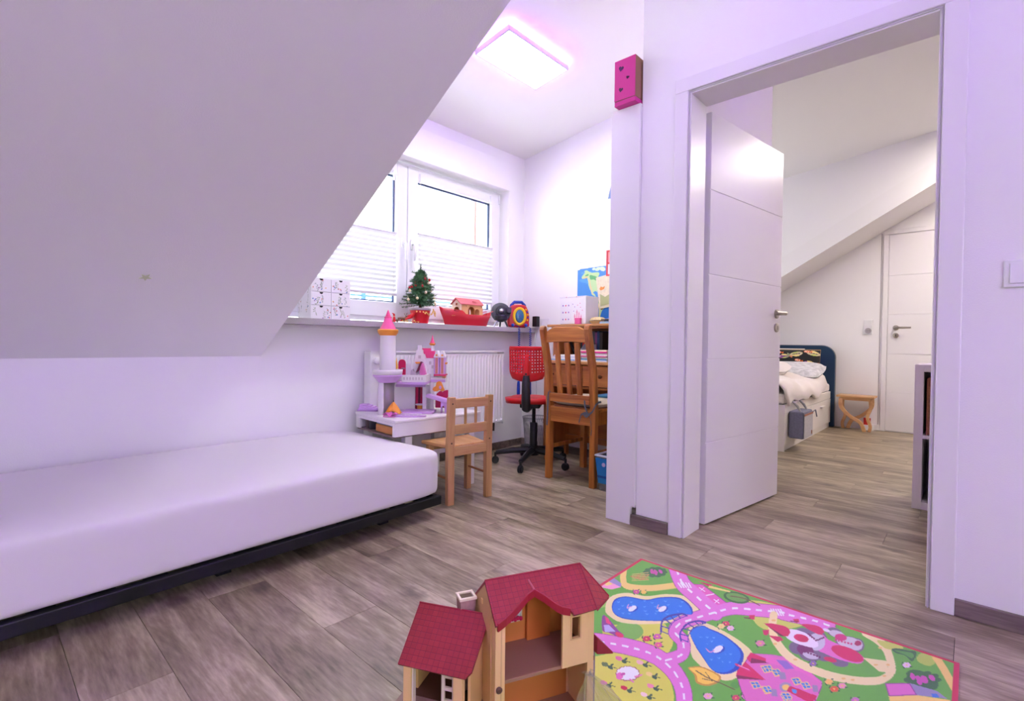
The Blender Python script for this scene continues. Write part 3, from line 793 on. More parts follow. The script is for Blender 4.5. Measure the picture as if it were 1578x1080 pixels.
# terrace door, torch, dormer
def arch(px0, px1, y_spring, y_bot, d):
    u0, w0 = K(px0, y_bot, d); u1, ws = K(px1, y_spring, d); r = (u1-u0)/2; c = (u0+u1)/2
    return [(u0, w0), (u1, w0)]+[(c+r*math.cos(math.pi*i/10), ws+r*math.sin(math.pi*i/10)) for i in range(11)]
mb = MB(); kb(mb, 611, 560, 634, 590, .20, .206); mb.prism([(K(634, 590, .2)[0], K(634, 590, .2)[1]), (K(645, 590, .2)[0], K(645, 590, .2)[1]), (K(641, 553, .2)[0], K(641, 553, .2)[1]), (K(634, 577, .2)[0], K(634, 577, .2)[1])], .2, .206, 'y'); mb.build('terrace_wall', CW, castle)
dr = MB().prism(arch(614, 625, 559, 577.5, .19), .19, .197, 'y').build('arched_door', CM, castle)
mb = MB(); kb(mb, 618.5, 566.5, 624, 568.5, .187, .19); mb.build('door_latch', mat('castle_grey_dark', (140, 130, 150), .3), castle)
u, w = K(611, 570, .10)
MB().lathe([(.008, K(611, 587, .1)[1]), (.009, K(611, 564, .1)[1]), (.004, K(611, 557, .1)[1]), (.001, K(611, 551, .1)[1])], 12).build('candle_post', mat('castle_yellow', (238, 178, 70), .4), castle, smooth=True, loc=(u, .10, 0))
P = [K(x, y, .14) for x, y in ((641, 574), (648.5, 556.5), (651, 558), (645.5, 570))]
MB().prism(P, .13, .20, 'y').build('dormer_roof', CD, castle, bevel=.001)
P = [K(x, y, .14) for x, y in ((649, 557), (652, 560), (657, 578), (648, 578), (646.5, 571))]
MB().prism(P, .135, .20, 'y').build('dormer_wall', mat('castle_pink_light', (222, 116, 176), .4), castle, bevel=.001)
P = [K(x, y, .16) for x, y in ((640.5, 557), (649, 557), (648, 559.5), (643, 560))]
MB().prism(P, .13, .16, 'y').build('gold_ledge', CO, castle, bevel=.001)
for px, py in ((687, 558.5), (685, 580)):
    P = [K(px-3, py-1.2, .2), K(px+3.5, py-1.2, .2), K(px+2, py+1.6, .2), K(px-2, py+1.6, .2)]
    MB().prism(P, .17, .2, 'y').build('gold_ledge', CO, castle, bevel=.0008)
P = [K(x, y, .15) for x, y in ((633, 577.5), (634.5, 570), (637, 568), (638.5, 572), (641.5, 571), (643, 577.5))]
MB().prism(P, .135, .165, 'y').build('rock', CG, castle, bevel=.001)
# ground floor
mb = MB(); kb(mb, 606, 592.5, 640, 626, .205, .212, zmin=.003); kb(mb, 652, 592.5, 668, 626, .205, .212, zmin=.003); mb.build('lower_wall', CW, castle)
mb = MB(); kb(mb, 640, 593, 652, 626, .235, .243, zmin=.003); mb.build('inner_doorway', CD, castle)
for px0, px1 in ((641, 644.5), (648, 651)):
    mb = MB(); kb(mb, px0, 596, px1, 626, .222, .234, zmin=.003); mb.build('curtain', CM, castle, bevel=.003)
for (a, b, d) in ((651.5, 657, .15), (663.5, 669, .17)):
    mb = MB(); kb(mb, a, 588.5 if a > 660 else 592.5, b, 636, d, d+.02, zmin=0); mb.build('pillar', CW, castle, bevel=.001)
mb = MB(); kb(mb, 610, 592.5, 656, 596, .15, .16); mb.build('lower_beam', CL, castle)
u, _ = K(647.5, 622, .17)
MB().lathe([(.018, .003), (.020, .03), (.026, .034)], 16).build('pedestal', CO, castle, smooth=True, loc=(u, .185, 0))
MB().lathe([(.030, .034), (.030, .039)], 18).build('pedestal_top', CW, castle, smooth=True, loc=(u, .185, 0))
# gate, ornament, ramp
P = [K(x, y, .14) for x, y in ((671, 628), (671, 612), (673, 606), (677, 602.5), (680, 601.8), (681.3, 604), (684, 601.5), (688, 600.5), (690.5, 600.5), (690.5, 628))]
MB().prism(P, .155, .164, 'y').build('gate', CM, castle, bevel=.001)
P = [K(x, y, .15) for x, y in ((667, 600), (668, 596.5), (672, 594), (673, 588.5), (676, 586.5), (680, 587), (681.5, 590), (684, 596), (686, 600), (682, 602.5), (678, 600), (675, 602), (670, 602.5))]
MB().prism(P, .145, .156, 'y').build('gold_crest', CO, castle, bevel=.002)
MB().at((K(679, 596, .15)[0], .1445, K(679, 596, .15)[1])).ball((0, 0, 0), (.008, .003, .011), 10, 6).build('crest_stone', CL, castle)
P = [K(x, y, .08) for x, y in ((657.5, 607.5), (662, 606.8), (696, 616.5), (696, 621.5), (690, 620.5), (657.5, 611))]
MB().prism(P, .06, .13, 'y').build('ramp', CL, castle, bevel=.002)
u0, w0 = K(680, 634, .07); u1, w1 = K(697, 618, .07)
ar = [(u0, 0), (u0, w1), (u1, w1), (u1, 0), (K(686, 634, .07)[0], 0)]+[((K(683.6, 0, .07)[0])+.009*math.cos(t), .028+.016*math.sin(t)) for t in [math.pi*i/8 for i in range(9)]]+[(K(681.4, 634, .07)[0], 0)]
MB().prism(ar, .065, .125, 'y').build('bridge_pier', CL, castle)
# base plates
mb = MB(); kb(mb, 620, 634, 668, 638.5, .02, .14, zmin=0); mb.build('base_plate', CL, castle, bevel=.002)
mb = MB(); P = [(K(600, 0, 0)[0], -.03), (K(625, 0, 0)[0], -.05), (K(650, 0, 0)[0], .02), (K(665, 0, 0)[0], .14), (K(612, 0, 0)[0], .18), (K(592, 0, 0)[0], .06)]
MB().prism(P, 0, .006, 'z').build('base_ground', mat('castle_pale_lilac', (214, 190, 224), .45), castle)
def castle_world(px, d, z=TH):
    u = K(px, 0, d)[0]; s, c = math.sin(CAM_YAW), math.cos(CAM_YAW)
    return (1.70+u*c+d*s, 2.44-u*s+d*c, z)
# loose pieces on the table
st = thing('lilac_steps', 'lilac toy staircase piece on the table corner left of the tower', 'toy', castle_world(567, .12), -CAM_YAW)
for k in range(4): MB().box((-.05+.022*k, 0, 0 if k else .012), (-.028+.022*k+.022, .06, .040-.007*k)).build('step', CL, st, bevel=.001)
MB().prism([(-.06, 0), (.075, 0), (.075, .012), (-.045, .030)], -.012, 0, 'y').build('side_rail', CL, st)
MB().box((-.06, -.012, 0), (.078, .06, .008)).build('stair_base', CL, st)
tn = thing('orange_tent', 'small orange pointed toy tent beside the foot of the castle tower', 'toy', castle_world(607, -.035, TH+.007), -CAM_YAW)
def tentf(u, v):
    x = -.044+.088*u; y = -.03+.06*v
    h = .070*max(0, 1-abs(u-.5)*1.9)**.75*(1-.75*abs(v-.5)*2)
    return (x, y, h+.001)
MB().sheet(tentf, 16, 10).build('canopy', CO, tn, smooth=True, solid=.003)
MB().tube([(0, 0, .066), (0, 0, .078)], .002, 6).build('tip', BLACKP, tn)
pc = thing('pink_cloth', 'crumpled pink doll cloth lying in front of the orange tent', 'cloth', castle_world(600, -.10, TH+.0005), -CAM_YAW)
def clothf(u, v):
    x = -.028+.07*u; y = -.02+.045*v
    return (x+.006*math.sin(v*7), y, .014+.012*math.sin(u*9+v*4)*math.cos(v*6)*.9)
MB().sheet(clothf, 14, 10).build('cloth_body', mat('pink_cloth', (218, 112, 190), .8), pc, smooth=True, solid=.002)
MB().tube([(-.028, -.02, .004), (.0, -.024, .003), (.042, -.02, .004)], .0025, 6).build('cloth_hem', mat('pink_cloth', (218, 112, 190), .8), pc)
lp = thing('lilac_path_piece', 'flat lilac toy path piece near the middle of the table front', 'toy', castle_world(628, -.10), -CAM_YAW)
MB().prism(curve([(-.07, -.01), (-.02, -.02), (.05, -.012), (.10, .0), (.095, .025), (.03, .012), (-.05, .02)], 4, True), 0, .010).build('path_plate', CL, lp, bevel=.002)
mb = MB()
for i in range(6): mb.cbox((-.04+.022*i, .002+.004*math.sin(i), .0115), (.014, .014, .003))
mb.build('path_stones', mat('castle_pale_lilac', (214, 190, 224), .45), lp)

# ------------------------------------------------------------------ children's chair
kc = thing('kids_chair', 'small pine children\'s chair drawn up to the white kids table', 'chair', (1.868, 2.016, 0), D2R(-7.5))
def seat_poly(y0, y1, h0, h1): return [(-h0, y0), (h0, y0), (h1, y1), (-h1, y1)]
MB().prism(seat_poly(.020, .250, .118, .160), .293, .312).build('seat', PINEY, kc, bevel=.004)
for s in (-1, 1):
    mb = MB(); x = s*.126
    mb.prism([(-.012, 0), (.018, 0), (.022, .30), (.010, .575), (-.018, .575), (-.010, .30)], x-.02, x+.02, 'x')
    mb.build('back_post', PINE, kc, bevel=.003)
    MB().cbox((s*.130, .205, .146), (.032, .032, .292)).build('front_leg', PINE, kc, bevel=.003)
    MB().tube([(s*.126, .014, .135), (s*.128, .192, .135)], .007, 8).build('side_stretcher', wood('dark_pine_dowel', (170, 110, 70), (140, 84, 50), 'y'), kc, smooth=True)
MB().box((-.107, -.018, .515), (.107, .006, .565)).build('top_rail', PINEX, kc, bevel=.004)
MB().box((-.107, -.012, .375), (.107, .010, .425)).build('middle_rail', PINEX, kc, bevel=.003)
MB().box((-.107, -.008, .258), (.107, .016, .305)).build('seat_rail', PINEX, kc, bevel=.003)
for s in (-1, 1): MB().box((s*.034-.006, -.009, .425), (s*.034+.006, .003, .515)).build('spindle', PINE, kc, bevel=.002)
MB().box((-.112, .192, .262), (.112, .210, .293)).build('front_apron', PINEX, kc, bevel=.002)
for z in (.54, .33):
    for s in (-1, 1): MB().at((s*.126, -.0175 if z > .5 else -.0105, z), (D2R(90), 0, 0)).lathe([(.005, 0), (.005, .001)], 8).build('screw_cap', mat('dark_cap', (90, 60, 40), .5), kc)

# ------------------------------------------------------------------ red swivel chair
oc = thing('swivel_chair', 'red children\'s swivel chair with perforated back and black star base', 'chair', (2.755, 2.307, 0), -CAM_YAW-.14)
RED = mat('red_plastic', (206, 22, 30), .38)
SX = -.035
for k in range(5):
    a = D2R(130+72*k)+CAM_YAW+.14
    c, s = math.cos(a), math.sin(a)
    arm = MB().tube([(.02*c, .02*s, .105), (.14*c, .14*s, .098), (.268*c, .268*s, .078)], [.026, .021, .016], 8)
    ao = arm.build('base_arm', BLACKP, oc, smooth=True)
    cx, cy = .272*c, .272*s
    w = MB()
    for t in (-.012, .004):
        w.at((cx-s*t, cy+c*t, .026), (D2R(90), 0, a+D2R(180))).lathe([(.022, -.004), (.026, 0), (.026, .006), (.022, .010)], 14)
    w.build('castor_wheel', BLACKP, ao, smooth=True)
    MB().tube([(cx, cy, .04), (cx, cy, .08)], .009, 8).build('castor_stem', BLACKP, ao, smooth=True)
MB().lathe([(.04, .07), (.042, .085), (.036, .13), (.030, .135)], 18).build('hub', BLACKP, oc, smooth=True)
MB().lathe([(.027, .13), (.027, .295), (.024, .30)], 16).build('gas_sleeve', BLACKP, oc, smooth=True)
MB().lathe([(.013, .295), (.013, .42)], 12).build('gas_rod', mat('dark_rod', (40, 40, 46), .25, metal=.6), oc, smooth=True)
MB().cbox((SX*.5, -.02, .432), (.14, .20, .035)).build('seat_mechanism', BLACKP, oc, bevel=.008)
def seatpan(u, v):
    a = 2*math.pi*u; r = v
    k = (abs(math.cos(a))**3.2+abs(math.sin(a))**3.2)**(-1/3.2)
    x = .165*r*k*math.cos(a); y = .165*r*k*math.sin(a)
    return (x+SX, y, .474-.010*r**4-(.020*r**6 if y > 0 else 0))
MB().sheet(seatpan, 40, 8).build('seat', RED, oc, smooth=True, solid=.034)
NU, NV = 27, 23
def stretch(u, n):
    i = round(u*n); k = i//2; return (k*2.0+(0 if i % 2 == 0 else 1.16))/n if i < n else 1.0
def backf(u, v):
    u = stretch(u, NU); v = stretch(v, NV); x = (u-.5); w = .124-.020*(max(0, .30-v)/.30)**2-.004*(max(0, v-.9)/.1)**2
    return (x*2*w+SX, -.190+.055*(x*2)**2*.9-.03*(v-.5), .622+.222*v-.020*(1-abs(x*2)**2)*(1-v)**3)
hole = lambda i, j: i % 2 == 1 and j % 2 == 1 and 1 <= i < NU-1 and 5 <= j < NV-2 and not (11 < i < 16 and j < 13)
bk = MB().sheet(backf, NU, NV, skip=hole).build('backrest', RED, oc, smooth=True, solid=.006)
MB().tube([(SX, -.200, .645), (SX, -.212, .70), (SX+.002, -.204, .775), (SX+.003, -.19, .785)], [.020, .019, .015, .010], 12).build('back_rib', RED, oc, smooth=True)
MB().at((SX, -.222, .658), (D2R(90), 0, 0)).lathe([(.007, -.01), (.007, .003)], 10).build('rib_screw', BLACKP, oc)
MB().tube([(SX, -.195, .655), (SX, -.215, .60), (SX, -.212, .48), (SX, -.195, .425), (SX, -.13, .412), (SX*.6, -.02, .415)], [.020, .028, .031, .030, .026, .02], 12).build('back_stem', BLACKP, oc, smooth=True)

# ------------------------------------------------------------------ wooden chair with cushion
OAK = wood('orange_stained_pine', (204, 130, 58), (140, 74, 24), 'z', .35, 22, .05, .25)
OAKY = wood('orange_stained_pine_y', (206, 134, 62), (146, 80, 28), 'y', .35, 22, .05, .25)
wc = thing('wooden_chair', 'orange-brown wooden slat-back chair with tied seat cushion at the desk', 'chair', (2.55, 1.835, 0))
for s in (-1, 1):
    y = s*.168
    mb = MB(); P = [(-.018, 0), (.020, 0), (.024, .2), (.026, .46), (.005, .70), (-.058, .95), (-.062, .972), (-.076, .978), (-.090, .970), (-.094, .95), (-.038, .70), (-.016, .46), (-.018, .2)]
    mb.prism(P, y-.019, y+.019, 'y'); mb.build('back_post', OAK, wc, bevel=.005)
    MB().box((.37, y-.019, 0), (.41, y+.019, .452)).build('front_leg', OAK, wc, bevel=.004)
    MB().box((.026, y-.009, .372), (.37, y+.009, .452)).build('side_apron', OAK, wc, bevel=.002)
    MB().box((.022, y-.008, .19), (.37, y+.008, .215)).build('side_stretcher', OAK, wc, bevel=.003)
crest = [(-.149, .872)]+[(-.149+.298*i/14, .872+.006*math.sin(math.pi*i/14)) for i in range(1, 14)]+[(.149, .872), (.149, .940)]+[(.149-.298*i/14, .945+.025*min(1, 1.6*math.sin(math.pi*i/14))) for i in range(1, 14)]+[(-.149, .940)]
mb = MB().at((-.056, 0, 0)); mb.prism(crest, -.011, .011, 'x'); mb.at().build('crest_rail', OAKY, wc, bevel=.004)
MB().box((-.022, -.149, .500), (.004, .149, .552)).build('lower_rail', OAKY, wc, bevel=.003)
for yy in (.075, 0, -.075):
    MB().prism([(-.020, .552), (-.004, .552), (-.045, .873), (-.061, .873)], yy-.017, yy+.017, 'y').build('back_slat', OAK, wc, bevel=.003)
MB().box((-.012, -.149, .372), (.010, .149, .468)).build('back_apron', OAKY, wc, bevel=.002)
MB().box((.372, -.149, .385), (.392, .149, .452)).build('front_apron', OAKY, wc, bevel=.002)
MB().prism([(.026, -.186), (.42, -.195), (.42, .195), (.026, .186)], .452, .472).build('seat', OAKY, wc, bevel=.004)
cu = thing('seat_cushion', 'beige seat cushion tied to the wooden chair with grey ribbons', 'cushion', (2.575, 1.835, .4725))
def cushf(sgn):
    def f(u, v):
        x = (.003+.364*u) if u > .05 else -.030; y = -.145+.29*v if u < .1 else -.185+.37*v; e = (max(0, 1-abs(2*u-1)**8)*max(0, 1-abs(2*v-1)**8))**.25
        return (x, y, .026+sgn*.025*e)
    return f
CUSH = mat('beige_cotton', (206, 192, 170), .9, sheen=.3, bump=.2, bscale=300)
cm = MB().sheet(cushf(1), 18, 18); 
n0 = len(cm.v); lo = MB().sheet(cushf(-1), 18, 18); cm.add(lo.v, [f[::-1] for f in lo.f]); cm.build('cushion_body', CUSH, cu, smooth=True, angle=80)
TIE = mat('grey_ribbon', (92, 98, 112), .8)
def tie(path, w=.010): return MB().ribbon(path, w, .0016, (0, 1, 0))
tie([(.02, .15, .03), (-.028, .150, .045), (-.048, .150, .09)]).build('ribbon', TIE, cu)
for s in (1, -1):
    y = s*.168
    pth = [(-.050, y-.012, .095), (-.047, y-.004, .06), (-.047, y-.001, 0), (-.048, y, -.07), (-.049, y+.001, -.13)] if s > 0 else [(-.046, -.115, .055), (-.049, -.12, .02), (-.050, -.135, -.015), (-.050, -.15, -.03)]
    MB().ribbon(pth, .011, .0016, (0, 1, 0)).build('ribbon', TIE, cu)
for pth in ([(-.051, -.150, -.03), (-.052, -.125, -.020), (-.052, -.095, -.035), (-.052, -.080, -.085)], [(-.051, -.150, -.03), (-.053, -.165, -.06), (-.053, -.172, -.12), (-.053, -.168, -.15)],
            [(-.051, -.150, -.03), (-.051, -.175, -.01), (-.048, -.195, .03), (-.02, -.197, .045), (.02, -.19, .045)], [(-.051, -.150, -.03), (-.056, -.135, -.045), (-.056, -.115, -.035), (-.051, -.140, -.026)]):
    MB().ribbon(pth, .011, .0016, (1, 0, 0) if False else (0, .35, .94)).build('ribbon', TIE, cu)
bf = thing('blue_folder', 'blue folder lying on the beige cushion of the wooden chair', 'folder', (2.745, 1.70, .5250), 0)
MB().box((0, -.06, 0), (.19, .10, .012)).build('cover', mat('teal_blue_card', (52, 110, 150), .5), bf, bevel=.003)
MB().box((.004, -.056, .003), (.192, .096, .009)).build('pages', mat('dark_blue_page', (40, 70, 110), .8), bf)

# ------------------------------------------------------------------ desk with hutch
DW = wood('desk_pine', (196, 128, 66), (158, 92, 42), 'y', .4, 14, .06, .25)
DWZ = wood('desk_pine_z', (188, 118, 58), (150, 84, 38), 'z', .4, 14, .06, .25)
dk = thing('desk', 'honey-brown wooden writing desk with drawers and a raised hutch', 'desk', (0, 0, 0))
X0, X1, Y0, Y1 = 2.90, 3.222, 1.345, 2.365
MB().box((X0-.012, Y0, .722), (X1, Y1, .745)).build('desktop', wood('desk_top_pine', (214, 160, 104), (186, 128, 74), 'y', .4, 14, .06, .25), dk, bevel=.005)
for yy in (Y0+.01, Y1-.05): MB().box((X0+.01, yy, .10), (X1, yy+.028, .722)).build('side_panel', DWZ, dk, bevel=.002)
for yy in (Y0+.02, Y1-.045):
    for xx in (X0+.02, X1-.06): MB().box((xx, yy, 0), (xx+.04, yy+.02, .10)).build('foot', DWZ, dk, bevel=.002)
MB().box((X1-.03, Y0+.038, .12), (X1-.015, Y1-.05, .722)).build('back_panel', DW, dk)
MB().box((X1-.075, Y0+.038, .125), (X1-.031, Y1-.05, .165)).build('foot_rail', DW, dk, bevel=.004)
MB().box((X0+.03, Y0+.038, .552), (X1-.031, Y1-.05, .566)).build('drawer_shelf', DW, dk)
nd = 3; span = (Y1-.052-Y0-.04)/nd
for k in range(nd):
    a = Y0+.04+span*k
    dr = MB().box((X0+.012, a+.003, .572), (X0+.030, a+span-.003, .716)).build('drawer', DW, dk, bevel=.003)
    MB().at((X0+.012, a+span*.5+(.10 if k == 2 else 0), .644), (0, D2R(-90), 0)).lathe([(.007, 0), (.006, .01), (.014, .016), (.012, .024), (.004, .027)], 14).build('knob', mat('dark_wood_knob', (88, 46, 22), .4), dr, smooth=True)
HX = 2.965
for yy in (Y0+.02, Y1-.075): MB().box((HX+.01, yy, .745), (X1, yy+.022, .975)).build('hutch_side', DWZ, dk, bevel=.002)
MB().box((HX+.15, Y0+.9*.55, .745), (X1, Y0+.9*.55+.02, .975)).build('hutch_divider', DWZ, dk)
MB().box((X1-.012, Y0+.042, .745), (X1, Y1-.075, .975)).build('hutch_back', DW, dk)
MB().box((HX-.004, Y0+.005, .975), (X1, Y1-.045, .988)).build('hutch_moulding', DW, dk, bevel=.003)
MB().box((HX-.030, Y0, .988), (X1+.008, Y1-.022, 1.006)).build('hutch_top', wood('desk_top_pine2', (206, 148, 90), (176, 116, 64), 'y', .4, 14, .06, .25), dk, bevel=.005)
ZT = 1.0065; ZD = .7455
# things on the desk
def block(name, label, cat, loc, d, m, rz=0, group=None, cover=None):
    t = thing(name, label, cat, loc, rz, group)
    if cover is None:
        MB().box((0, 0, 0), d).build('body', m, t, bevel=min(.002, min(d)*.2))
    else:   # a book or booklet: pages and cover
        e = min(d[2]*.12, .0015)
        MB().box((.002, .002, e), (d[0]-.002, d[1]-.001, d[2]-e)).build('pages', mat('paper_white', (236, 234, 232), .8), t)
        mb = MB(); mb.box((0, 0, 0), (d[0], d[1], e)); mb.box((0, 0, d[2]-e), (d[0], d[1], d[2])); mb.box((0, 0, e), (.002, d[1], d[2]-e)); mb.build('cover', m, t)
    return t
mags = [((236, 236, 240), 'white'), ((60, 140, 190), 'blue'), ((240, 240, 236), 'thick white'), ((226, 70, 150), 'thin pink'), ((238, 238, 240), 'cream'), ((240, 236, 230), 'grey-white'), ((228, 40, 150), 'bright pink'), ((244, 238, 210), 'pale yellow topmost')]
z = ZD
for k, (c, n) in enumerate(mags):
    h = (.010, .008, .014, .006, .012, .008, .010, .009)[k]
    block('magazine', '%s booklet, %s from the bottom of the booklet stack on the desk' % (n, ('first', 'second', 'third', 'fourth', 'fifth', 'sixth', 'seventh')[k]) if k < 7 else 'pale yellow booklet topmost on the booklet stack on the desk', 'booklet',
          (2.90+.004*(k % 3), 1.80+.006*(k % 2), z), (.19, .21, h), mat('booklet_%d' % k, c, .5), 0, 'stack of booklets on the desk', cover=True)
    z += h+.0003
z = ZD
for k, c in enumerate(((150, 190, 226), (238, 236, 238), (206, 216, 232), (240, 240, 240))):
    nm = ('pale blue sheet pad at the bottom', 'white pad second from the bottom', 'blue-grey pad second from the top', 'white pad on top')[k]
    block('paper_pad', nm+' of the paper pile behind the left chair slats', 'paper', (2.895+.006*k, 2.06-.01*k, z), (.18, .22, .010), mat('paper_%d' % k, c, .7), 0, 'paper pile on the desk', cover=True)
    z += .0103
tp = thing('tape_roll', 'brown tape roll standing on the paper pile, seen between the chair slats', 'tape', (2.985, 2.085, z+.0228), 0, rot=(0, D2R(90), D2R(20)))
MB().lathe([(.015, -.012), (.0225, -.012), (.0225, .012), (.015, .012), (.015, -.012)], 20, cap=False).build('tape', mat('brown_tape', (120, 82, 60), .3), tp, smooth=True)
MB().lathe([(.0135, -.012), (.0150, -.012), (.0150, .012), (.0135, .012), (.0135, -.012)], 20, cap=False).build('core', mat('card_core', (196, 176, 150), .8), tp, smooth=True)
mh = thing('magazine_file', 'grey patterned slanted magazine file on the desk behind the chair', 'file', (2.935, 1.990, ZD))
mb = MB(); GP = mat('grey_patterned_card', (150, 146, 166), .7, vary=.35, vscale=160)
mb.prism([(0, 0), (.13, 0), (.13, .12), (.08, .12), (0, .05)], 0, .003, 'y'); mb.prism([(0, 0), (.13, 0), (.13, .12), (.08, .12), (0, .05)], .067, .07, 'y'); mb.box((0, .003, 0), (.003, .067, .05)); mb.box((.127, .003, 0), (.13, .067, .12)); mb.box((.003, .003, 0), (.127, .067, .003))
mb.build('file_case', GP, mh)
MB().box((.02, .02, .003), (.12, .05, .045)).build('file_papers', mat('paper_1', (238, 236, 238), .7), mh)
bk_c = [(40, 44, 60), (178, 40, 44), (236, 196, 60), (60, 140, 90), (34, 86, 150), (70, 74, 90), (120, 60, 120), (26, 60, 110), (40, 40, 44)]
bn = ['slate', 'red', 'yellow', 'green', 'blue', 'grey', 'purple', 'navy', 'black']
y = 2.13
for k, c in enumerate(bk_c):
    w = .016+.004*(k % 3)
    t = thing('book', '%s book standing upright in the hutch behind the chair slats' % bn[k], 'book', (3.07, y-w, ZD), 0, 'books in the desk hutch')
    MB().box((.003, .001, .002), (.13, w-.001, .198+.008*(k % 2))).build('pages', mat('paper_white', (236, 234, 232), .8), t)
    mb = MB(); H = .205+.008*(k % 2); mb.box((0, 0, 0), (.132, .0012, H)); mb.box((0, w-.0012, 0), (.132, w, H)); mb.box((0, .0012, 0), (.0016, w-.0012, H)); mb.build('cover', mat('book_%d' % k, c, .5), t)
    y -= w+.0008
la = thing('desk_lamp', 'black desk lamp arm folded inside the left end of the hutch', 'lamp', (3.155, 2.235, ZD))
MB().lathe([(.045, 0), (.045, .012), (.012, .018)], 20).build('lamp_base', BLACKP, la, smooth=True)
MB().tube([(0, 0, .015), (-.02, .035, .13), (-.03, .038, .17), (-.045, .0, .11), (-.06, -.045, .055)], .008, 8).build('lamp_arm', BLACKP, la, smooth=True)
MB().tube([(-.06, -.045, .06), (-.064, -.06, .04), (-.066, -.068, .03)], [.012, .02, .028], 12).build('lamp_shade', BLACKP, la, smooth=True)
ROT_NX = Matrix(((0, 0, -1), (-1, 0, 0), (0, 1, 0))).to_euler()     # sheet facing -x
ROT_NY = (D2R(90), 0, 0)                                            # sheet facing -y
ZS = .9905                                                          # top of the sill
# ------------------------------------------------------------------ floral cardboard drawers on the sill
fd = thing('floral_drawers', 'small white cardboard drawer chest with floral print on the left of the sill', 'drawers', (1.322, 2.755, ZS))
CARD = mat('white_print_card', (236, 232, 240), .6)
FW, FH, FD = .243, .232, .16
mb = MB(); mb.box((0, .002, 0), (.003, FD, FH)); mb.box((FW-.003, .002, 0), (FW, FD, FH)); mb.box((.003, .002, 0), (FW-.003, FD, .003)); mb.box((.003, .002, FH-.003), (FW-.003, FD, FH)); mb.box((.003, FD-.003, .003), (FW-.003, FD, FH-.003))
for z in (FH/3, 2*FH/3): mb.box((.003, .004, z-.001), (FW-.003, FD-.003, z+.001))
mb.box((FW/2-.001, .004, .003), (FW/2+.001, FD-.003, FH-.003))
mb.build('carcass', CARD, fd)
def floral(seed, w, h):
    def f(P):
        c = Canvas(P, (236, 232, 240)); r = random.Random(seed)
        for _ in range(3):
            x, y = r.uniform(.1, .9)*w, r.uniform(.0, .3)*h; col = r.choice([(120, 140, 100), (150, 160, 130), (130, 150, 150)])
            tx, ty = x+r.uniform(-.02, .02), y+h*.6
            c.line([(x, y), ((x+tx)/2+.004, (y+ty)/2), (tx, ty)], .0014, col, smooth=4)
            for k in range(5):
                q = k/5; c.ell((x+(tx-x)*q+r.choice((-1, 1))*.005, y+(ty-y)*q+.003), .0050, .0018, col, r.uniform(20, 150))
        for _ in range(6):
            col = r.choice([(60, 110, 190), (222, 140, 110), (230, 180, 90), (160, 120, 170), (214, 110, 90), (70, 130, 200)])
            c.ell((r.random()*w, r.random()*h), .0042, .0034, col, r.uniform(0, 180))
        return c.C
    return f
PRINT = print_mat('printed_card', .55)
DKH = mat('dark_hole', (22, 18, 30), .9)
for i in range(2):
    for j in range(3):
        w, h = FW/2-.0045, FH/3-.0035; x0, z0 = .003+i*(FW/2-.0015)+.0005, .0025+j*FH/3
        d = MB().box((x0, .002, z0), (x0+w, FD-.006, z0+h)).build('drawer', CARD, fd)
        print_sheet('drawer_print', w, h, 60, 38, floral(i*7+j*3+1, w, h), PRINT, d, (x0, .0016, z0), ROT_NY)
        P = [(x0+w/2+.0105*math.cos(a), z0+h-.0005-.0105*math.sin(a)) for a in [math.pi*k/10 for k in range(11)]]
        MB().prism(P, .0008, .0014, 'y').build('finger_hole', DKH, d)
print_sheet('side_print', FD-.002, FH, 60, 70, floral(31, FD, FH), PRINT, fd, (-.0004, FD, 0), ROT_NX)
# ------------------------------------------------------------------ little fir tree
tr = thing('fir_tree', 'little decorated fir tree in a red star-patterned pot on the sill', 'plant', (2.105, 2.785, ZS))
rt = random.Random(5)
leafm = MB()
def needles(p0, p1, n, L):
    p0, p1 = Vector(p0), Vector(p1); d = (p1-p0); L0 = d.length; d.normalize()
    a = d.orthogonal().normalized(); b = d.cross(a)
    for k in range(n):
        t = rt.random(); ang = rt.random()*6.283
        o = (a*math.cos(ang)+b*math.sin(ang))
        q = p0+d*L0*t; e = q+(o*.8+d*.6)*L*rt.uniform(.6, 1.1); s = d.cross(o)*.0014
        leafm.add([tuple(q-s), tuple(q+s), tuple(e+s*.4), tuple(e-s*.4)], [(0, 1, 2, 3)])
tw = MB(); tw.tube([(0, 0, .09), (.002, .001, .25), (.0, 0, .395)], [.007, .005, .002], 7)
for k in range(190):
    f = (k/190)**.85; z = .115+f*.24; R = .122*(1-f)**.8+.012; a = k*2.39996
    R *= rt.uniform(.75, 1.1)
    p0 = (0, 0, z+.01); p1 = (R*math.cos(a), R*math.sin(a), z+R*rt.uniform(-.25, .3))
    p1 = (p1[0], min(p1[1], .09), p1[2])
    tw.tube([p0, p1], [.002, .0012], 4); needles(p0, p1, 110, .019)
needles((0, 0, .34), (0, 0, .40), 90, .014)
for a, z, R in ((2.6, .33, .055), (.3, .335, .05), (1.2, .345, .03), (3.6, .30, .05)):
    p1 = (R*math.cos(a), R*math.sin(a), z+.02); tw.tube([(0, 0, z), p1], [.002, .001], 4); needles((0, 0, z), p1, 80, .016)
tw.build('twigs', mat('fir_twig', (74, 58, 40), .8), tr)
NEED = mat('fir_needles', (62, 104, 70), .6, vary=.35, vscale=30)
leafm.build('needles', NEED, tr, kind='stuff')
POT = print_mat('pot_foil', .35)
MB().lathe([(.052, 0), (.054, .002), (.070, .094), (.066, .094)], 28).build('pot', mat('red_foil', (196, 18, 34), .35), tr, smooth=True)
MB().lathe([(.0705, .088), (.0745, .096), (.071, .104), (.064, .10)], 28).build('pot_rim', mat('grey_foil', (160, 150, 156), .4), tr, smooth=True)
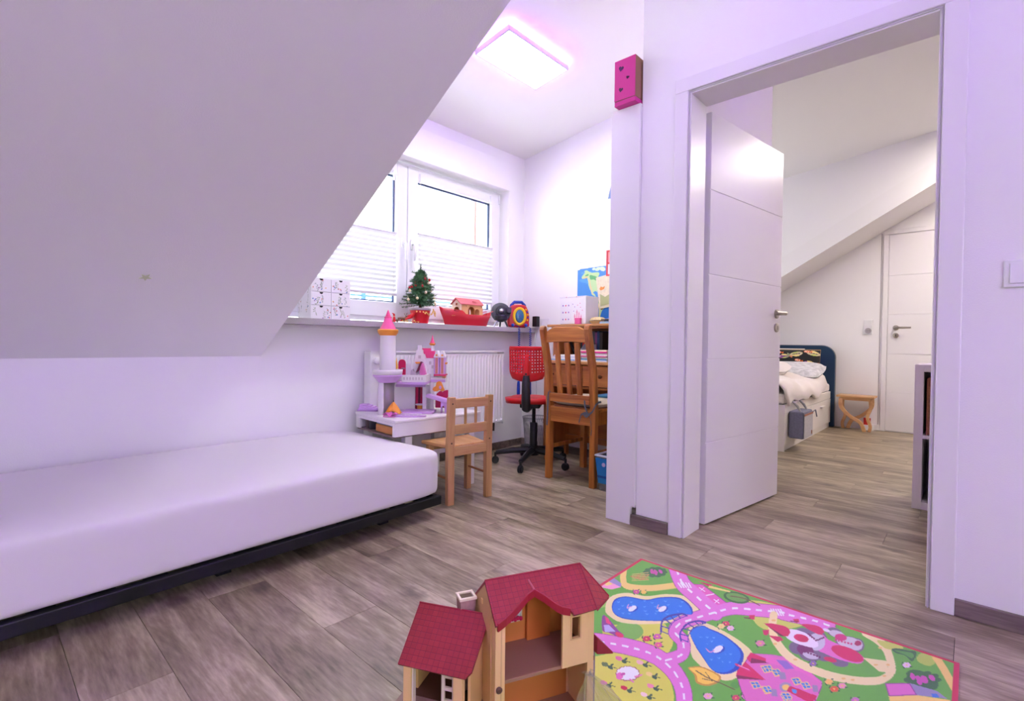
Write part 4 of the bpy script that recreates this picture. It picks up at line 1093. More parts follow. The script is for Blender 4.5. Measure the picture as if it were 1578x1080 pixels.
GOLD = mat('gold_star', (232, 192, 108), .35, metal=.3)
for k in range(30):
    a = -D2R(170)+D2R(340)*((k*.618) % 1); z = .008+.076*((k*.377+.13) % 1); r0 = .0535+.0172*(z/.094)
    s = rt.uniform(.006, .011); th = rt.random()*3
    P = [(s*(1 if i % 2 == 0 else .42)*math.cos(th+math.pi*i/5), s*(1 if i % 2 == 0 else .42)*math.sin(th+math.pi*i/5)) for i in range(10)]
    if z-s < 0: z = s
    m_ = MB(); m_.at((r0*math.cos(a), r0*math.sin(a), z), (D2R(90)-.18, 0, a+D2R(90))); m_.prism(P, -.0012, .0008); m_.build('star', GOLD, tr)
BAU = mat('cream_bauble', (236, 218, 180), .35); BAR = mat('red_bauble', (190, 30, 44), .35)
for px, z, m_ in ((-.105, .215, BAU), (-.075, .165, BAU), (-.02, .205, BAU), (.07, .225, BAU), (.085, .175, BAU), (.0, .30, BAR), (-.06, .255, BAR), (.03, .275, BAU), (-.03, .25, BAR), (.045, .14, BAU), (-.118, .155, BAU), (.11, .135, BAU), (.055, .30, BAR)):
    yy = -math.sqrt(max(.0004, (.118*(1-(z-.11)/.30))**2-px*px)) if abs(px) < .118*(1-(z-.11)/.30) else -.02
    b_ = MB().ball((px, yy-.006, z), .0095, 12, 8); b_.tube([(px, yy-.006, z+.009), (px, yy, z+.026)], .0012, 4); b_.build('bauble', m_, tr, smooth=True)
bow = MB(); bow.ball((-.112, -.03, .235), (.010, .006, .007), 10, 6); bow.ball((-.096, -.035, .240), (.009, .006, .007), 10, 6); bow.build('bow', BAR, tr, smooth=True)
# gold sprig tucked by the pot
gs = MB()
for k in range(14):
    a = rt.uniform(-.6, 1.4); gs.ball((.062+.045*rt.random(), -.03-.02*rt.random(), .05+.05*rt.random()), (.006, .003, .006), 6, 4)
gs.build('gold_sprig', GOLD, tr)
rs = thing('red_gift_bag', 'crumpled red cloth bag with gold leaves lying left of the fir tree pot', 'bag', (2.024, 2.775, ZS+.0005))
def bagf(u, v):
    a = 2*math.pi*v; r = .018*(1-.55*u)*(1+.15*math.sin(3*a+5*u)); x = -.098*u+.01
    return (x, r*math.cos(a)*.9-.005, .030*(1-u)+.012+r*math.sin(a)*(.9 if u < .9 else .6)+.012*(1-u))
MB().sheet(bagf, 10, 14).build('bag_cloth', mat('red_foil', (196, 18, 34), .35), rs, smooth=True, solid=.001)
mb = MB()
for k in range(8): mb.ball((-.085+.009*k*.7, -.018, .008+.004*(k % 3)), (.007, .003, .004), 6, 4)
mb.build('gold_leaves', GOLD, rs)
# reindeer figure
rd = thing('reindeer_figure', 'tiny brown reindeer figure between the castle spire and the fir tree pot', 'figurine', (1.918, 2.735, ZS))
BRN = mat('reindeer_brown', (112, 78, 62), .6)
MB().tube([(-.026, 0, .026), (-.01, 0, .027), (.012, 0, .027), (.026, 0, .026)], [.006, .008, .0085, .006], 10).build('body', BRN, rd, smooth=True)
for x, dx in ((-.024, -.008), (-.018, .004), (.016, -.004), (.022, .006)):
    MB().tube([(x, .003 if dx > 0 else -.003, .022), (x+dx, .003 if dx > 0 else -.003, .010), (x+dx*.6, .003 if dx > 0 else -.003, 0)], [.0035, .0022, .002], 6).build('leg', BRN, rd)
MB().tube([(.022, 0, .027), (.034, 0, .036), (.036, 0, .040), (.046, 0, .037)], [.005, .004, .0055, .003], 8).build('head', BRN, rd, smooth=True)
mb = MB()
for s in (-1, 1): mb.tube([(.035, s*.003, .044), (.032, s*.010, .055), (.037, s*.013, .062)], .0014, 5); mb.tube([(.032, s*.010, .055), (.028, s*.014, .060)], .0012, 5)
mb.build('antlers', BRN, rd)
sf = thing('red_figure', 'tiny red hooded figure with brown sack behind the castle spire', 'figurine', (1.862, 2.735, ZS))
MB().lathe([(.010, 0), (.011, .012), (.007, .03), (.006, .034)], 12).build('body', mat('red_plastic', (206, 22, 30), .38), sf, smooth=True)
MB().ball((0, 0, .038), .007, 10, 6).build('head', mat('figure_skin', (226, 180, 156), .6), sf, smooth=True)
MB().tube([(0, 0, .042), (-.004, 0, .052), (-.016, 0, .056)], [.008, .005, .002], 8).build('hood', mat('red_plastic', (206, 22, 30), .38), sf, smooth=True)
MB().ball((.020, -.004, .010), (.010, .009, .010), 10, 6).build('sack', BRN, sf, smooth=True)

# ------------------------------------------------------------------ toy ark
ark = thing('toy_ship', 'red toy ship with an orange deck house on the sill', 'toy', (2.535, 2.790, ZS))
HULL = mat('hull_red', (186, 24, 42), .4)
def hullz(x):   # top edge along the length
    if x < -.245: return .124
    if x < -.10: return .118-.012*(x+.245)/.145
    if x < -.07: return .106-.026*(x+.10)/.03
    if x < .19: return .080
    return .080+.030*min(1, (x-.19)/.05)
def hw(x, f):
    L = .252 if x > 0 else .250
    t = abs(x)/L; return max(.004, (.062+.012*f)*(1-t**(3.2 if x < 0 else 5)))
secs = 28; mb = MB(); ring = []
vs = []; fs = []
for i in range(secs+1):
    x = -.25+.50*i/secs
    zt = hullz(x)
    for side in (-1, 1):
        for f in (0, .5, 1):
            xx = x*(.82+.18*f)
            vs.append((xx, side*hw(x, f), .002+f*(zt-.002)))
for i in range(secs):
    a, b = i*6, (i+1)*6
    for k in (0, 1): fs.append((a+k, b+k, b+k+1, a+k+1)); fs.append((a+3+k, a+4+k, b+4+k, b+3+k))
    fs.append((a, a+3, b+3, b))
fs.append((0, 1, 2, 5, 4, 3)); e = secs*6; fs.append((e, e+3, e+4, e+5, e+2, e+1))
mb.add(vs, fs); mb.build('hull', HULL, ark, smooth=True, angle=40, solid=.003)
MB().prism([(-.18, -.05), (-.1, -.055), (.2, -.055), (.2, .055), (-.1, .055), (-.18, .05)], .066, .069).build('deck', mat('deck_orange', (206, 120, 70), .5), ark)
stem = MB().tube([(-.258, 0, .128), (-.246, 0, .10), (-.222, 0, .05), (-.205, 0, .004)], [.004, .005, .005, .005], 8); stem.build('bow_post', HULL, ark, smooth=True)
for s in (-1, 1):
    mb = MB(); mb.tube([(.165, s*.058, .078), (.165, s*.058, .10), (.20, s*.050, .108), (.245, s*.035, .118)], .003, 6); mb.tube([(.20, s*.052, .08), (.20, s*.050, .108)], .003, 6)
    mb.build('stern_rail', mat('rail_pink', (206, 96, 100), .5), ark, smooth=True)
DECKH = mat('deckhouse_sand', (228, 170, 120), .5)
def wall_arch(x0, x1, z0, z1, holes, lo, hi, axis):
    """wall strip with arched openings cut as a stepped outline"""
    P = [(x0, z0)]
    for a, b, zs in holes:
        r = (b-a)/2; c = (a+b)/2
        P += [(a, z0), (a, zs)]+[(c-r*math.cos(math.pi*i/8), zs+r*.8*math.sin(math.pi*i/8)) for i in range(1, 8)]+[(b, zs), (b, z0)]
    P += [(x1, z0), (x1, z1), (x0, z1)]
    return MB().prism(P, lo, hi, axis)
hx0, hx1 = -.100, .120
wall_arch(hx0+.006, hx1, .070, .158, [(-.03, .038, .112), (.040, .085, .108)], -.050, -.044, 'y').build('side_wall', DECKH, ark)
wall_arch(hx0+.006, hx1, .070, .158, [(.02, .085, .108)], .044, .050, 'y').build('side_wall', DECKH, ark)
wl = wall_arch(-.050, .050, .070, .158, [(-.03, .03, .112)], hx0, hx0+.006, 'x'); wl.prism([(-.05, .158), (.05, .158), (0, .190)], hx0, hx0+.006, 'x'); wl.build('gable_wall', mat('gable_cream', (236, 214, 190), .5), ark)
wl = MB().box((hx1-.006, -.044, .07), (hx1, .044, .158)); wl.build('gable_wall', DECKH, ark)
MB().box((-.02, .0, .07), (.03, .003, .125)).build('inner_wall', mat('inner_terracotta', (170, 84, 50), .6), ark)
RFP = mat('ship_roof_pink', (216, 112, 118), .45)
for s in (-1, 1):
    P = [(0, .196), (0, .203), (s*.060, .157), (s*.060, .150)]
    MB().prism(P, hx0-.012, hx1+.008, 'x').build('roof_slope', RFP, ark, bevel=.001)
MB().at((.045, -.034, .180)).lathe([(.020, -.006), (.018, .003), (.008, .006)], 14).build('roof_hatch', RFP, ark, smooth=True)
for xx in (-.048, .108): MB().at((xx, -.0502, .142), (D2R(90), 0, 0)).lathe([(.003, 0), (.003, .0012)], 8).build('rivet', BLACKP, ark)
MB().at((hx0-.003, -.005, .155), (0, D2R(-90), 0)).lathe([(.008, 0), (.008, .004)], 10).build('gable_bell', mat('inner_terracotta', (170, 84, 50), .6), ark)
cv = bpy.data.curves.new('lettering', 'FONT'); cv.body = 'NOAH'; cv.size = .016; cv.extrude = .0004; cv.align_x = 'CENTER'; cv.shear = .12
cv.materials.append(mat('dark_letter', (60, 10, 24), .5))
_tmp = bpy.data.objects.new('lettering_curve', cv); COL.objects.link(_tmp); bpy.context.view_layer.update()
_lm = bpy.data.meshes.new_from_object(_tmp.evaluated_get(bpy.context.evaluated_depsgraph_get())); bpy.data.objects.remove(_tmp)
lt = bpy.data.objects.new('lettering', _lm); COL.objects.link(lt); lt.parent = ark; lt.location = (-.158, -.0705, .096); lt.rotation_euler = (D2R(84), 0, D2R(-9))

# ------------------------------------------------------------------ black projector on short legs
pj = thing('toy_projector', 'black round toy projector with tilted head on short legs beside the red ship', 'toy', (2.905, 2.790, ZS), D2R(-40))
BK = mat('charcoal_plastic', (42, 44, 56), .4)
h = MB().at((0, 0, .122), (D2R(74), D2R(8), 0)); h.lathe([(.060, -.03), (.078, -.022), (.080, -.004), (.077, .002), (.050, .006)], 28); h.build('head_disc', BK, pj, smooth=True)
h = MB().at((0, 0, .122), (D2R(74), D2R(8), 0)); h.lathe([(.044, .006), (.046, .018), (.036, .024)], 24); h.build('lens_ring', BLACKP, pj, smooth=True)
h = MB().at((0, 0, .122), (D2R(74), D2R(8), 0)); h.lathe([(.030, .024), (.028, .034), (.020, .040)], 20); h.build('lens_knob', BK, pj, smooth=True)
h = MB().at((0, 0, .122), (D2R(74), D2R(8), 0)); h.ball((0, .0, .040), (.017, .017, .012), 14, 8); h.build('lens_dome', mat('lens_chrome', (190, 190, 200), .15, metal=.9), pj, smooth=True)
MB().at((.066, -.015, .135), (D2R(74), D2R(8), 0)).cbox((0, 0, 0), (.036, .05, .022)).build('lamp_arm', BK, pj, bevel=.006)
MB().lathe([(.048, .055), (.056, .06), (.056, .088), (.046, .095)], 24).build('body', BLACKP, pj, smooth=True)
for a, m_ in ((205, mat('lens_chrome', (190, 190, 200), .15, metal=.9)), (325, BK), (90, BK)):
    c, s = math.cos(D2R(a)), math.sin(D2R(a))
    MB().tube([(.03*c, .03*s, .064), (.062*c, .062*s, .006)], [.009, .0065], 8).build('leg', m_, pj, smooth=True)

# ------------------------------------------------------------------ red music player
mp = thing('music_player', 'red children\'s music player with yellow ring and blue handle at the sill end', 'toy', (3.070, 2.755, ZS), D2R(-38))
PR = mat('player_red', (196, 24, 40), .3); PB_ = mat('player_blue', (28, 62, 170), .35); PY = mat('player_yellow', (240, 196, 30), .35)
body = [(-.074, .008), (.074, .008), (.088, .05), (.088, .10), (.075, .15), (.045, .185), (-.045, .185), (-.075, .15), (-.088, .10), (-.088, .05)]
MB().prism(curve(body, 5, True), -.045, .045, 'y').build('case', PR, mp, bevel=.022, seg=4, smooth=True)
hb = MB().tube([(-.06, 0, .150), (-.055, 0, .185), (-.03, 0, .210), (.03, 0, .210), (.055, 0, .185), (.06, 0, .150)], .0125, 10); hb.build('handle', PB_, mp, smooth=True)
ov = MB().tube([(.006+.045*math.cos(t), -.047, .092+.064*math.sin(t)) for t in [2*math.pi*i/32 for i in range(32)]], .0115, 10, closed=True); ov.build('yellow_ring', PY, mp, smooth=True)
MB().at((.006, -.050, .094), (D2R(90), 0, 0)).ball((0, 0, 0), (.036, .054, .006), 24, 8).build('disc_window', mat('player_disc', (30, 90, 120), .12, vary=.5, vscale=60, coat=.5), mp, smooth=True)
MB().at((.006, -.056, .094), (D2R(90), 0, 0)).lathe([(.008, 0), (.007, .003)], 12).build('disc_hub', PB_, mp)
for k, (x, z, m_) in enumerate(((.058, .148, PY), (.070, .128, PB_), (.074, .106, PY), (.074, .084, PB_), (.070, .062, PY))):
    MB().ball((x, -.043, z), (.008, .006, .008), 10, 6).build('button', m_, mp, smooth=True)
for x in (-.05, .058):
    MB().ball((x, -.052, .020), (.014, .012, .014), 14, 8).build('microphone_knob', PB_, mp, smooth=True)
MB().box((-.06, -.03, 0), (.06, .03, .01)).build('foot', BLACKP, mp, bevel=.003)
# speaker dots on the left of the case
for k in range(5):
    MB().ball((-.068+.012*(k % 2), -.041, .06+.022*k), (.0055, .003, .0055), 8, 5).build('speaker_hole', mat('player_pale', (226, 190, 190), .4), mp)
# coiled cords over the sill edge, ending at hand microphones
im = mp.matrix_basis.inverted()
def coil(name, x, y, z0, z1, xs, ys):
    P = []; n = 26*8
    P.append(im @ Vector((xs, ys, ZS+.018)))
    P.append(im @ Vector((xs*.5+x*.5, y+.004, ZS+.012)))
    for i in range(n+1):
        t = i/n; a = 2*math.pi*26*t
        P.append(im @ Vector((x+.0075*math.cos(a), y+.0075*math.sin(a), z0+(z1-z0)*t)))
    o = MB().tube([tuple(p) for p in P], .0028, 5).build(name, PB_, mp, smooth=True)
    return o
coil('coiled_cord', 3.012, 2.686, .985, .56, 3.00, 2.728)
coil('coiled_cord', 3.150, 2.686, .985, .56, 3.10, 2.68)
for x in (3.012, 3.150):
    MB().tube([tuple(im @ Vector((x, 2.686, z))) for z in (.56, .54, .47, .44, .43, .40)], [.009, .012, .014, .013, .022, .018], 12).build('microphone', PB_, mp, smooth=True)

# ------------------------------------------------------------------ wall things in the nook
so = thing('wall_socket', 'white double wall socket at the right of the sill end', 'socket', (XC, 2.640, .985))
MB().box((-.010, -.075, 0), (0, .075, .085)).build('socket_plate', SOCK, so, bevel=.003)
for yy in (.036, -.036):
    MB().at((-.0100, yy, .043), (0, D2R(-90), 0)).lathe([(.030, 0), (.030, .002), (.026, .002), (.025, .0006)], 20).build('socket_ring', SOCK, so, smooth=True)
cg = thing('charger', 'black plug-in charger in the wall socket above the sill end', 'charger', (XC-.0125, 2.640, 1.004))
MB().box((-.045, .012, 0), (0, .058, .085)).build('charger_body', BLACKP, cg, bevel=.005)
MB().tube([(-.022, .035, 0), (-.024, .035, -.03), (-.04, .03, -.12), (-.02, .035, -.30), (-.005, .04, -.42), (-.02, .02, -.60), (-.012, .0, -.70)], .0018, 5).build('cable', mat('pale_cable', (190, 190, 196), .5), cg)

SEA = (70, 142, 214)
def mapdraw(P):
    # P in metres on the sheet; digitised on a grid of centimetres
    Q = P*100
    c = Canvas(Q, SEA)
    for k in range(26):
        r = random.Random(k); c.ell((r.uniform(0, 60), r.uniform(0, 42)), r.uniform(2, 6), r.uniform(.6, 1.6), (88, 160, 226), r.uniform(-20, 20))
    c.poly([(0, 0), (60, 0), (60, 14), (24, 12), (10, 16), (0, 10)], (40, 118, 204), smooth=4)
    lt_, gr_, sand = (190, 222, 160), (96, 178, 108), (224, 204, 150)
    c.poly([(5.2, 34), (4, 32.5), (4.5, 31), (6.5, 31.5), (8.5, 32), (9.8, 29), (10.2, 26), (11, 24), (12.5, 21), (13.5, 18.5), (15.5, 17.4), (17.2, 16.2), (16, 18.6), (14.5, 20), (17, 21), (18, 20.2), (18.4, 22), (20.2, 25), (22, 27), (23.6, 28.6), (24.5, 30), (22.5, 32), (21, 30.5), (19, 31.5), (20, 34), (18, 35.2), (14, 35), (11, 36), (8.5, 37.4), (6.5, 37), (6.6, 35.5)], lt_, smooth=3)
    c.poly([(9.8, 31), (11, 27), (12, 23), (13.6, 19), (15.4, 17.6), (14, 20), (13.4, 23), (12.2, 26), (11.4, 30)], sand, smooth=3)
    c.poly([(4.6, 31.4), (6.6, 32.4), (9.6, 33), (9.4, 31.8), (6, 31)], sand, smooth=3)
    c.poly([(11.2, 33.4), (14.5, 32.8), (17.5, 31.6), (19.5, 28.6), (17, 28.8), (14.5, 30), (12, 30)], gr_, smooth=3)
    c.poly([(7, 33.6), (9.6, 34.4), (10.4, 33.4), (8, 32.8)], gr_, smooth=3)
    c.ell((23, 29), 2.2, 1, gr_, 25)
    c.ell((18.5, 37.5), 2.4, 1.3, (206, 228, 196), 15); c.ell((22.6, 37.2), 2.6, 1.6, (206, 228, 196), -20); c.ell((15, 37.8), 1.6, 1, (206, 228, 196))
    c.poly([(19, 15.6), (20.6, 16.4), (23, 16), (25.5, 14), (27, 11), (25.5, 9), (24, 7), (22.6, 5.6), (21.6, 3), (21, .8), (20, .6), (20, 3.5), (19.8, 7), (19.2, 9.6), (18.2, 12), (18.2, 14)], lt_, smooth=3)
    c.poly([(19.4, 14.8), (22, 15.2), (25, 13.4), (25.4, 11), (23, 10), (20.6, 10.6), (19, 12.4)], gr_, smooth=3)
    c.poly([(18.4, 13.6), (19, 10.6), (19.9, 7), (20.2, 3.5), (20.5, 1), (21, 3.6), (20.8, 7.4), (20, 10.6)], sand, smooth=3)
    c.ell((22.4, 7.2), .9, .7, (200, 130, 90))
    c.ell((25.8, 23), 1.9, 2.0, (240, 170, 160)); c.ell((14.6, 1.9), 1.2, 1, (190, 214, 234)); c.ell((14.2, 4), .9, 1.2, (190, 214, 234))
    c.poly([(32, 20), (36, 24), (40, 23), (44, 16), (42, 8), (39, 4), (37, 12), (32, 14)], sand, smooth=3); c.poly([(33, 28), (38, 33), (46, 36), (58, 36), (58, 24), (48, 22), (42, 27), (36, 26)], lt_, smooth=3)
    c.poly([(0, 38.7), (60, 40.5), (60, 44), (0, 44)], (236, 238, 244)); c.poly([(2, 38.3), (4, 40.6), (12, 41.6), (40, 43), (40, 44), (0, 44), (0, 38)], (240, 240, 246))
    return c.C
wm = thing('world_map', 'blue world map poster with green continents on the nook wall above the desk', 'poster', (XC, 2.285, 1.058), 0)
print_sheet('map_sheet', .60, .44, 240, 176, mapdraw, print_mat('glossy_poster', .35), wm, (-.003, 0, 0), ROT_NX)
MB().box((-.0025, -.60, 0), (-.0005, 0, .44)).build('backing_paper', mat('paper_white', (236, 234, 232), .8), wm)
pf = thing('red_framed_sign', 'red framed white notice on the nook wall, mostly hidden by the shelf unit', 'picture', (XC, 1.70, 1.372))
mb = MB(); RF = mat('frame_red', (204, 60, 70), .4)
mb.box((-.012, 0, 0), (-.001, .322, .012)); mb.box((-.012, 0, .178), (-.001, .322, .19)); mb.box((-.012, 0, .012), (-.001, .012, .178)); mb.box((-.012, .310, .012), (-.001, .322, .178)); mb.box((-.0115, .012, .088), (-.001, .31, .10)); mb.build('frame', RF, pf)
MB().box((-.008, .012, .012), (-.002, .31, .088)).build('sheet', mat('paper_white', (236, 234, 232), .8), pf); MB().box((-.008, .012, .10), (-.002, .31, .178)).build('sheet', mat('rose_sheet', (232, 150, 150), .7), pf)
gc = thing('craft_picture', 'pale card with an orange fox shape hanging slanted over the map edge', 'picture', (XC-.006, 2.075, 1.13), 0, rot=(D2R(-9), 0, 0))
MB().box((-.004, -.20, 0), (0, 0, .24)).build('card', mat('cream_card', (226, 214, 186), .7, vary=.12, vscale=40), gc)
MB().prism([(-.02, .15), (-.035, .165), (-.05, .155), (-.07, .16), (-.06, .14), (-.03, .135)], -.0055, -.004, 'x').build('fox_shape', mat('fox_orange', (222, 140, 70), .7), gc)
MB().prism([(-.01, .02), (-.15, .02), (-.12, .10), (-.06, .08), (-.02, .11)], -.0052, -.004, 'x').build('leaf_shape', mat('sage_paper', (176, 180, 130), .7), gc)
pn = thing('pennant', 'small patchwork pennant hanging high on the nook wall by the shelf unit', 'pennant', (XC, 1.885, 1.945))
MB().prism([(.135, 0), (.09, .0), (.06, .14), (.10, .14)], -.006, -.001, 'x').build('cloth_blue', mat('pennant_blue', (120, 140, 180), .8), pn); MB().prism([(.09, 0), (.0, .0), (.03, .14), (.06, .14)], -.006, -.001, 'x').build('cloth_yellow', mat('pennant_yellow', (226, 196, 120), .8), pn)
MB().tube([(-.004, .03, .14), (-.004, .06, .175), (-.004, .10, .14)], .0015, 5).build('string', mat('paper_white', (236, 234, 232), .8), pn)

# on top of the hutch
jd = thing('jewellery_drawers', 'white cardboard drawer box with pink castle print on the hutch top', 'drawers', (2.965, 2.245, ZT), 0)
JW, JH, JD = .228, .200, .16
MB().box((0, -JW, .003), (JD, 0, JH-.006)).build('carcass', CARD, jd, bevel=.001)
MB().box((-.003, -JW-.003, JH-.006), (JD+.002, .003, JH)).build('lid', CARD, jd, bevel=.001)
MB().box((.004, -JW+.004, 0), (JD-.004, -.004, .003)).build('base', mat('grey_brown_board', (128, 108, 108), .6), jd)
def castledraw(P):
    c = Canvas(P*100, (238, 234, 240)); k = (232, 160, 190); v = (176, 146, 206)
    for x, h in ((13.2, 5), (15, 8), (16.8, 6.5), (18.6, 4.4)):
        c.poly([(x-.55, 2.6), (x+.55, 2.6), (x+.5, h), (x-.5, h)], k); c.poly([(x-.8, h), (x+.8, h), (x, h+2.4)], k)
    c.poly([(12.8, 2.6), (19.2, 2.6), (19.2, 4), (12.8, 4)], k)
    for x, y in ((13, 12), (15.6, 13.2), (18, 11.6), (12.2, 9), (19.6, 9.4), (17.6, 14.4), (11.4, 14)): c.ell((x, y), .45, .35, k if x > 14 else v)
    return c.C
print_sheet('front_print', JW-.004, JH-.012, 110, 94, castledraw, PRINT, jd, (-.0006, -.002, .004), ROT_NX)
for k in range(3):
    d = MB().box((-.0022, -.105, .014+k*.050), (-.0006, -.008, .058+k*.050)).build('drawer', CARD, jd, bevel=.0006)
    for j, cc in enumerate(((150, 110, 190), (220, 100, 140), (170, 130, 200))):
        MB().at((-.0026, -.030-.025*j, .036+k*.05), (0, D2R(-90), 0)).lathe([(.0065, 0), (.0062, .0006)], 8).build('butterfly_print', mat('butterfly_%d' % j, cc, .6), d)
for yy in (-.06, -.15): MB().at((-.0032, yy, JH-.002), (0, D2R(-90), 0)).prism([(-.004, -.004), (.003, 0), (-.004, .004)], 0, .0006).build('lid_mark', mat('butterfly_1', (220, 100, 140), .6), jd)
pk = block('pink_cube', 'pink note cube in front of the white drawer box on the hutch', 'notes', (2.940, 2.050, ZT), (.022, .045, .043), mat('note_pink', (232, 96, 152), .7))
pu = thing('beige_pouch', 'beige knitted pouch lying on the hutch top right of the drawer box', 'pouch', (2.99, 1.955, ZT+.0005))
def pouchf(sgn):
    def f(u, v):
        e = (max(0, 1-abs(2*u-1)**5)*max(0, 1-abs(2*v-1)**4))**.5
        return (.07*u, .10*(v-.5), .025+sgn*(.022*e+.002))
    return f
pm = MB().sheet(pouchf(1), 10, 12); lo = MB().sheet(pouchf(-1), 10, 12); pm.add(lo.v, [f[::-1] for f in lo.f]); pm.build('pouch_cloth', mat('beige_knit', (206, 184, 140), .9, vary=.2, vscale=120), pu, smooth=True, angle=80)
MB().tube([(0.0, -.052, .028), (.035, -.053, .030), (.07, -.052, .028)], .004, 6).build('zip', mat('brown_zip', (110, 76, 60), .6), pu)
tc_ = thing('black_torch', 'black toy torch lying at the right end of the hutch top', 'torch', (3.03, 1.895, ZT+.0185), 0, rot=(D2R(90), 0, 0))
MB().lathe([(.018, 0), (.018, .03), (.010, .04), (.010, .14), (.008, .145)], 14).build('torch_body', BLACKP, tc_, smooth=True)
MB().lathe([(.0165, -.003), (.0165, 0)], 14).build('torch_lens', mat('torch_glass', (150, 80, 70), .2), tc_, smooth=True)
cb = block('blue_case', 'flat pale blue case lying on the hutch top by the shelf unit', 'case', (2.96, 1.80, ZT), (.05, .10, .014), mat('pale_blue_case', (150, 180, 200), .4))

# ------------------------------------------------------------------ waste bag / bin behind the swivel chair
wb = thing('waste_bin', 'grey mesh waste bin with white crumpled bag between radiator and desk', 'bin', (3.115, 2.585, 0))
MESHG = mat('grey_mesh_metal', (150, 148, 156), .5)
mb = MB()
for k in range(40):
    a = 2*math.pi*k/40; mb.tube([(.085*math.cos(a), .085*math.sin(a), .005), (.105*math.cos(a+.3), .105*math.sin(a+.3), .27)], .0016, 4); mb.tube([(.085*math.cos(a), .085*math.sin(a), .005), (.105*math.cos(a-.3), .105*math.sin(a-.3), .27)], .0016, 4)
mb.build('mesh_wall', MESHG, wb, kind='stuff')
MB().lathe([(.086, 0), (.086, .006)], 24).build('bin_base', MESHG, wb); MB().tube([(.107*math.cos(2*math.pi*k/28), .107*math.sin(2*math.pi*k/28), .272) for k in range(28)], .004, 6, closed=True).build('bin_rim', MESHG, wb, smooth=True)
def linerf(u, v):
    a = 2*math.pi*u; r = (.072+.018*v)*(1+.06*math.sin(7*a+9*v)); return (r*math.cos(a), r*math.sin(a), .01+.20*v+.02*math.sin(5*a))
MB().sheet(linerf, 36, 8).build('bag_liner', mat('white_bag', (230, 226, 226), .5), wb, smooth=True, solid=.001)

# ------------------------------------------------------------------ storage box
sb = thing('storage_box', 'clear plastic storage box with blue print beside the wooden chair leg', 'box', (2.665, 1.492, 0))
def fr(h, k=0): return (.122+.020*h/.21-k, .122+.018*h/.21-k)
def boxring(mb, z0, z1, k0, k1):
    (a0, b0), (a1, b1) = fr(z0, k0), fr(z1, k1)
    mb.add([(-a0, -b0, z0), (a0, -b0, z0), (a0, b0, z0), (-a0, b0, z0), (-a1, -b1, z1), (a1, -b1, z1), (a1, b1, z1), (-a1, b1, z1)], [(0, 1, 5, 4), (1, 2, 6, 5), (2, 3, 7, 6), (3, 0, 4, 7)])
CLR = mat('clear_plastic', (240, 244, 250), .08, trans=.9, ior=1.2)
mb = MB(); boxring(mb, 0, .21, 0, 0); mb.add([(-.122, -.122, .001), (.122, -.122, .001), (.122, .122, .001), (-.122, .122, .001)], [(0, 1, 2, 3)]); mb.build('tub', CLR, sb, solid=.002)
mb = MB(); boxring(mb, .045, .196, -.002, -.002); mb.build('blue_sleeve', mat('blue_print_sleeve', (34, 130, 206), .4), sb, solid=.001)
mb = MB(); boxring(mb, .078, .092, -.0032, -.0032); mb.build('dark_band', mat('dark_blue_band', (24, 84, 160), .4), sb, solid=.0006)
mb = MB(); mb.box((-.148, -.146, .204), (.148, -.134, .216)); mb.box((-.148, .134, .204), (.148, .146, .216)); mb.box((-.148, -.134, .204), (-.136, .134, .216)); mb.box((.136, -.134, .204), (.148, .134, .216)); mb.build('rim', mat('milky_plastic', (214, 218, 234), .3), sb, bevel=.004)
for k, (cc, nm) in enumerate((((170, 70, 110), 'pink'), ((150, 90, 160), 'violet'), ((90, 70, 110), 'dark'), ((220, 180, 70), 'yellow'), ((200, 60, 80), 'red'))):
    b_ = MB().cbox((-.085+.04*k, .06-.05*(k % 3), .165+.008*(k % 2)), (.05, .06, .03)); b_.build('toy_brick', mat('brick_%d' % k, cc, .5), sb, bevel=.003)
for k in range(4): MB().cbox((-.08+.05*k, -.07+.04*(k % 3), .024), (.045, .05, .03)).build('toy_brick', mat('brick_low_%d' % k, ((170, 120, 140), (140, 150, 170), (180, 170, 170), (150, 100, 90))[k], .5), sb, bevel=.003)
MB().at((-.1405, .085, .16), (0, D2R(-92), 0)).lathe([(.012, 0), (.012, .002)], 14).build('sticker', mat('sticker_lilac', (190, 170, 220), .5), sb)
MB().at((-.1405, -.02, .15), (0, D2R(-92), 0)).cbox((0, 0, 0), (.05, .035, .002)).build('label', mat('label_white', (232, 224, 232), .5), sb)
cp = thing('blue_chip', 'tiny blue plastic piece on the floor under the swivel chair', 'toy', (2.60, 2.06, .0005), .5)
MB().prism([(-.012, -.006), (.012, -.006), (.014, .004), (-.01, .007)], 0, .004).build('chip', mat('chip_blue', (20, 110, 200), .4), cp, bevel=.001)
# glow star on the main slope
gy = 2.20
gstar = thing('glow_star', 'small pale green glow star stuck on the sloped ceiling', 'sticker', (0, 0, 0))
P = [(.022*(1 if i % 2 == 0 else .42)*math.cos(math.pi*i/5+.2), .022*(1 if i % 2 == 0 else .42)*math.sin(math.pi*i/5+.2)) for i in range(10)]
MB().prism(P, -.0025, -.0002).build('star', mat('glow_green', (206, 214, 176), .5), gstar)
gstar.location = (.465, 2.317, roof(2.317)); gstar.rotation_euler = (-math.atan(SL), 0, 0)

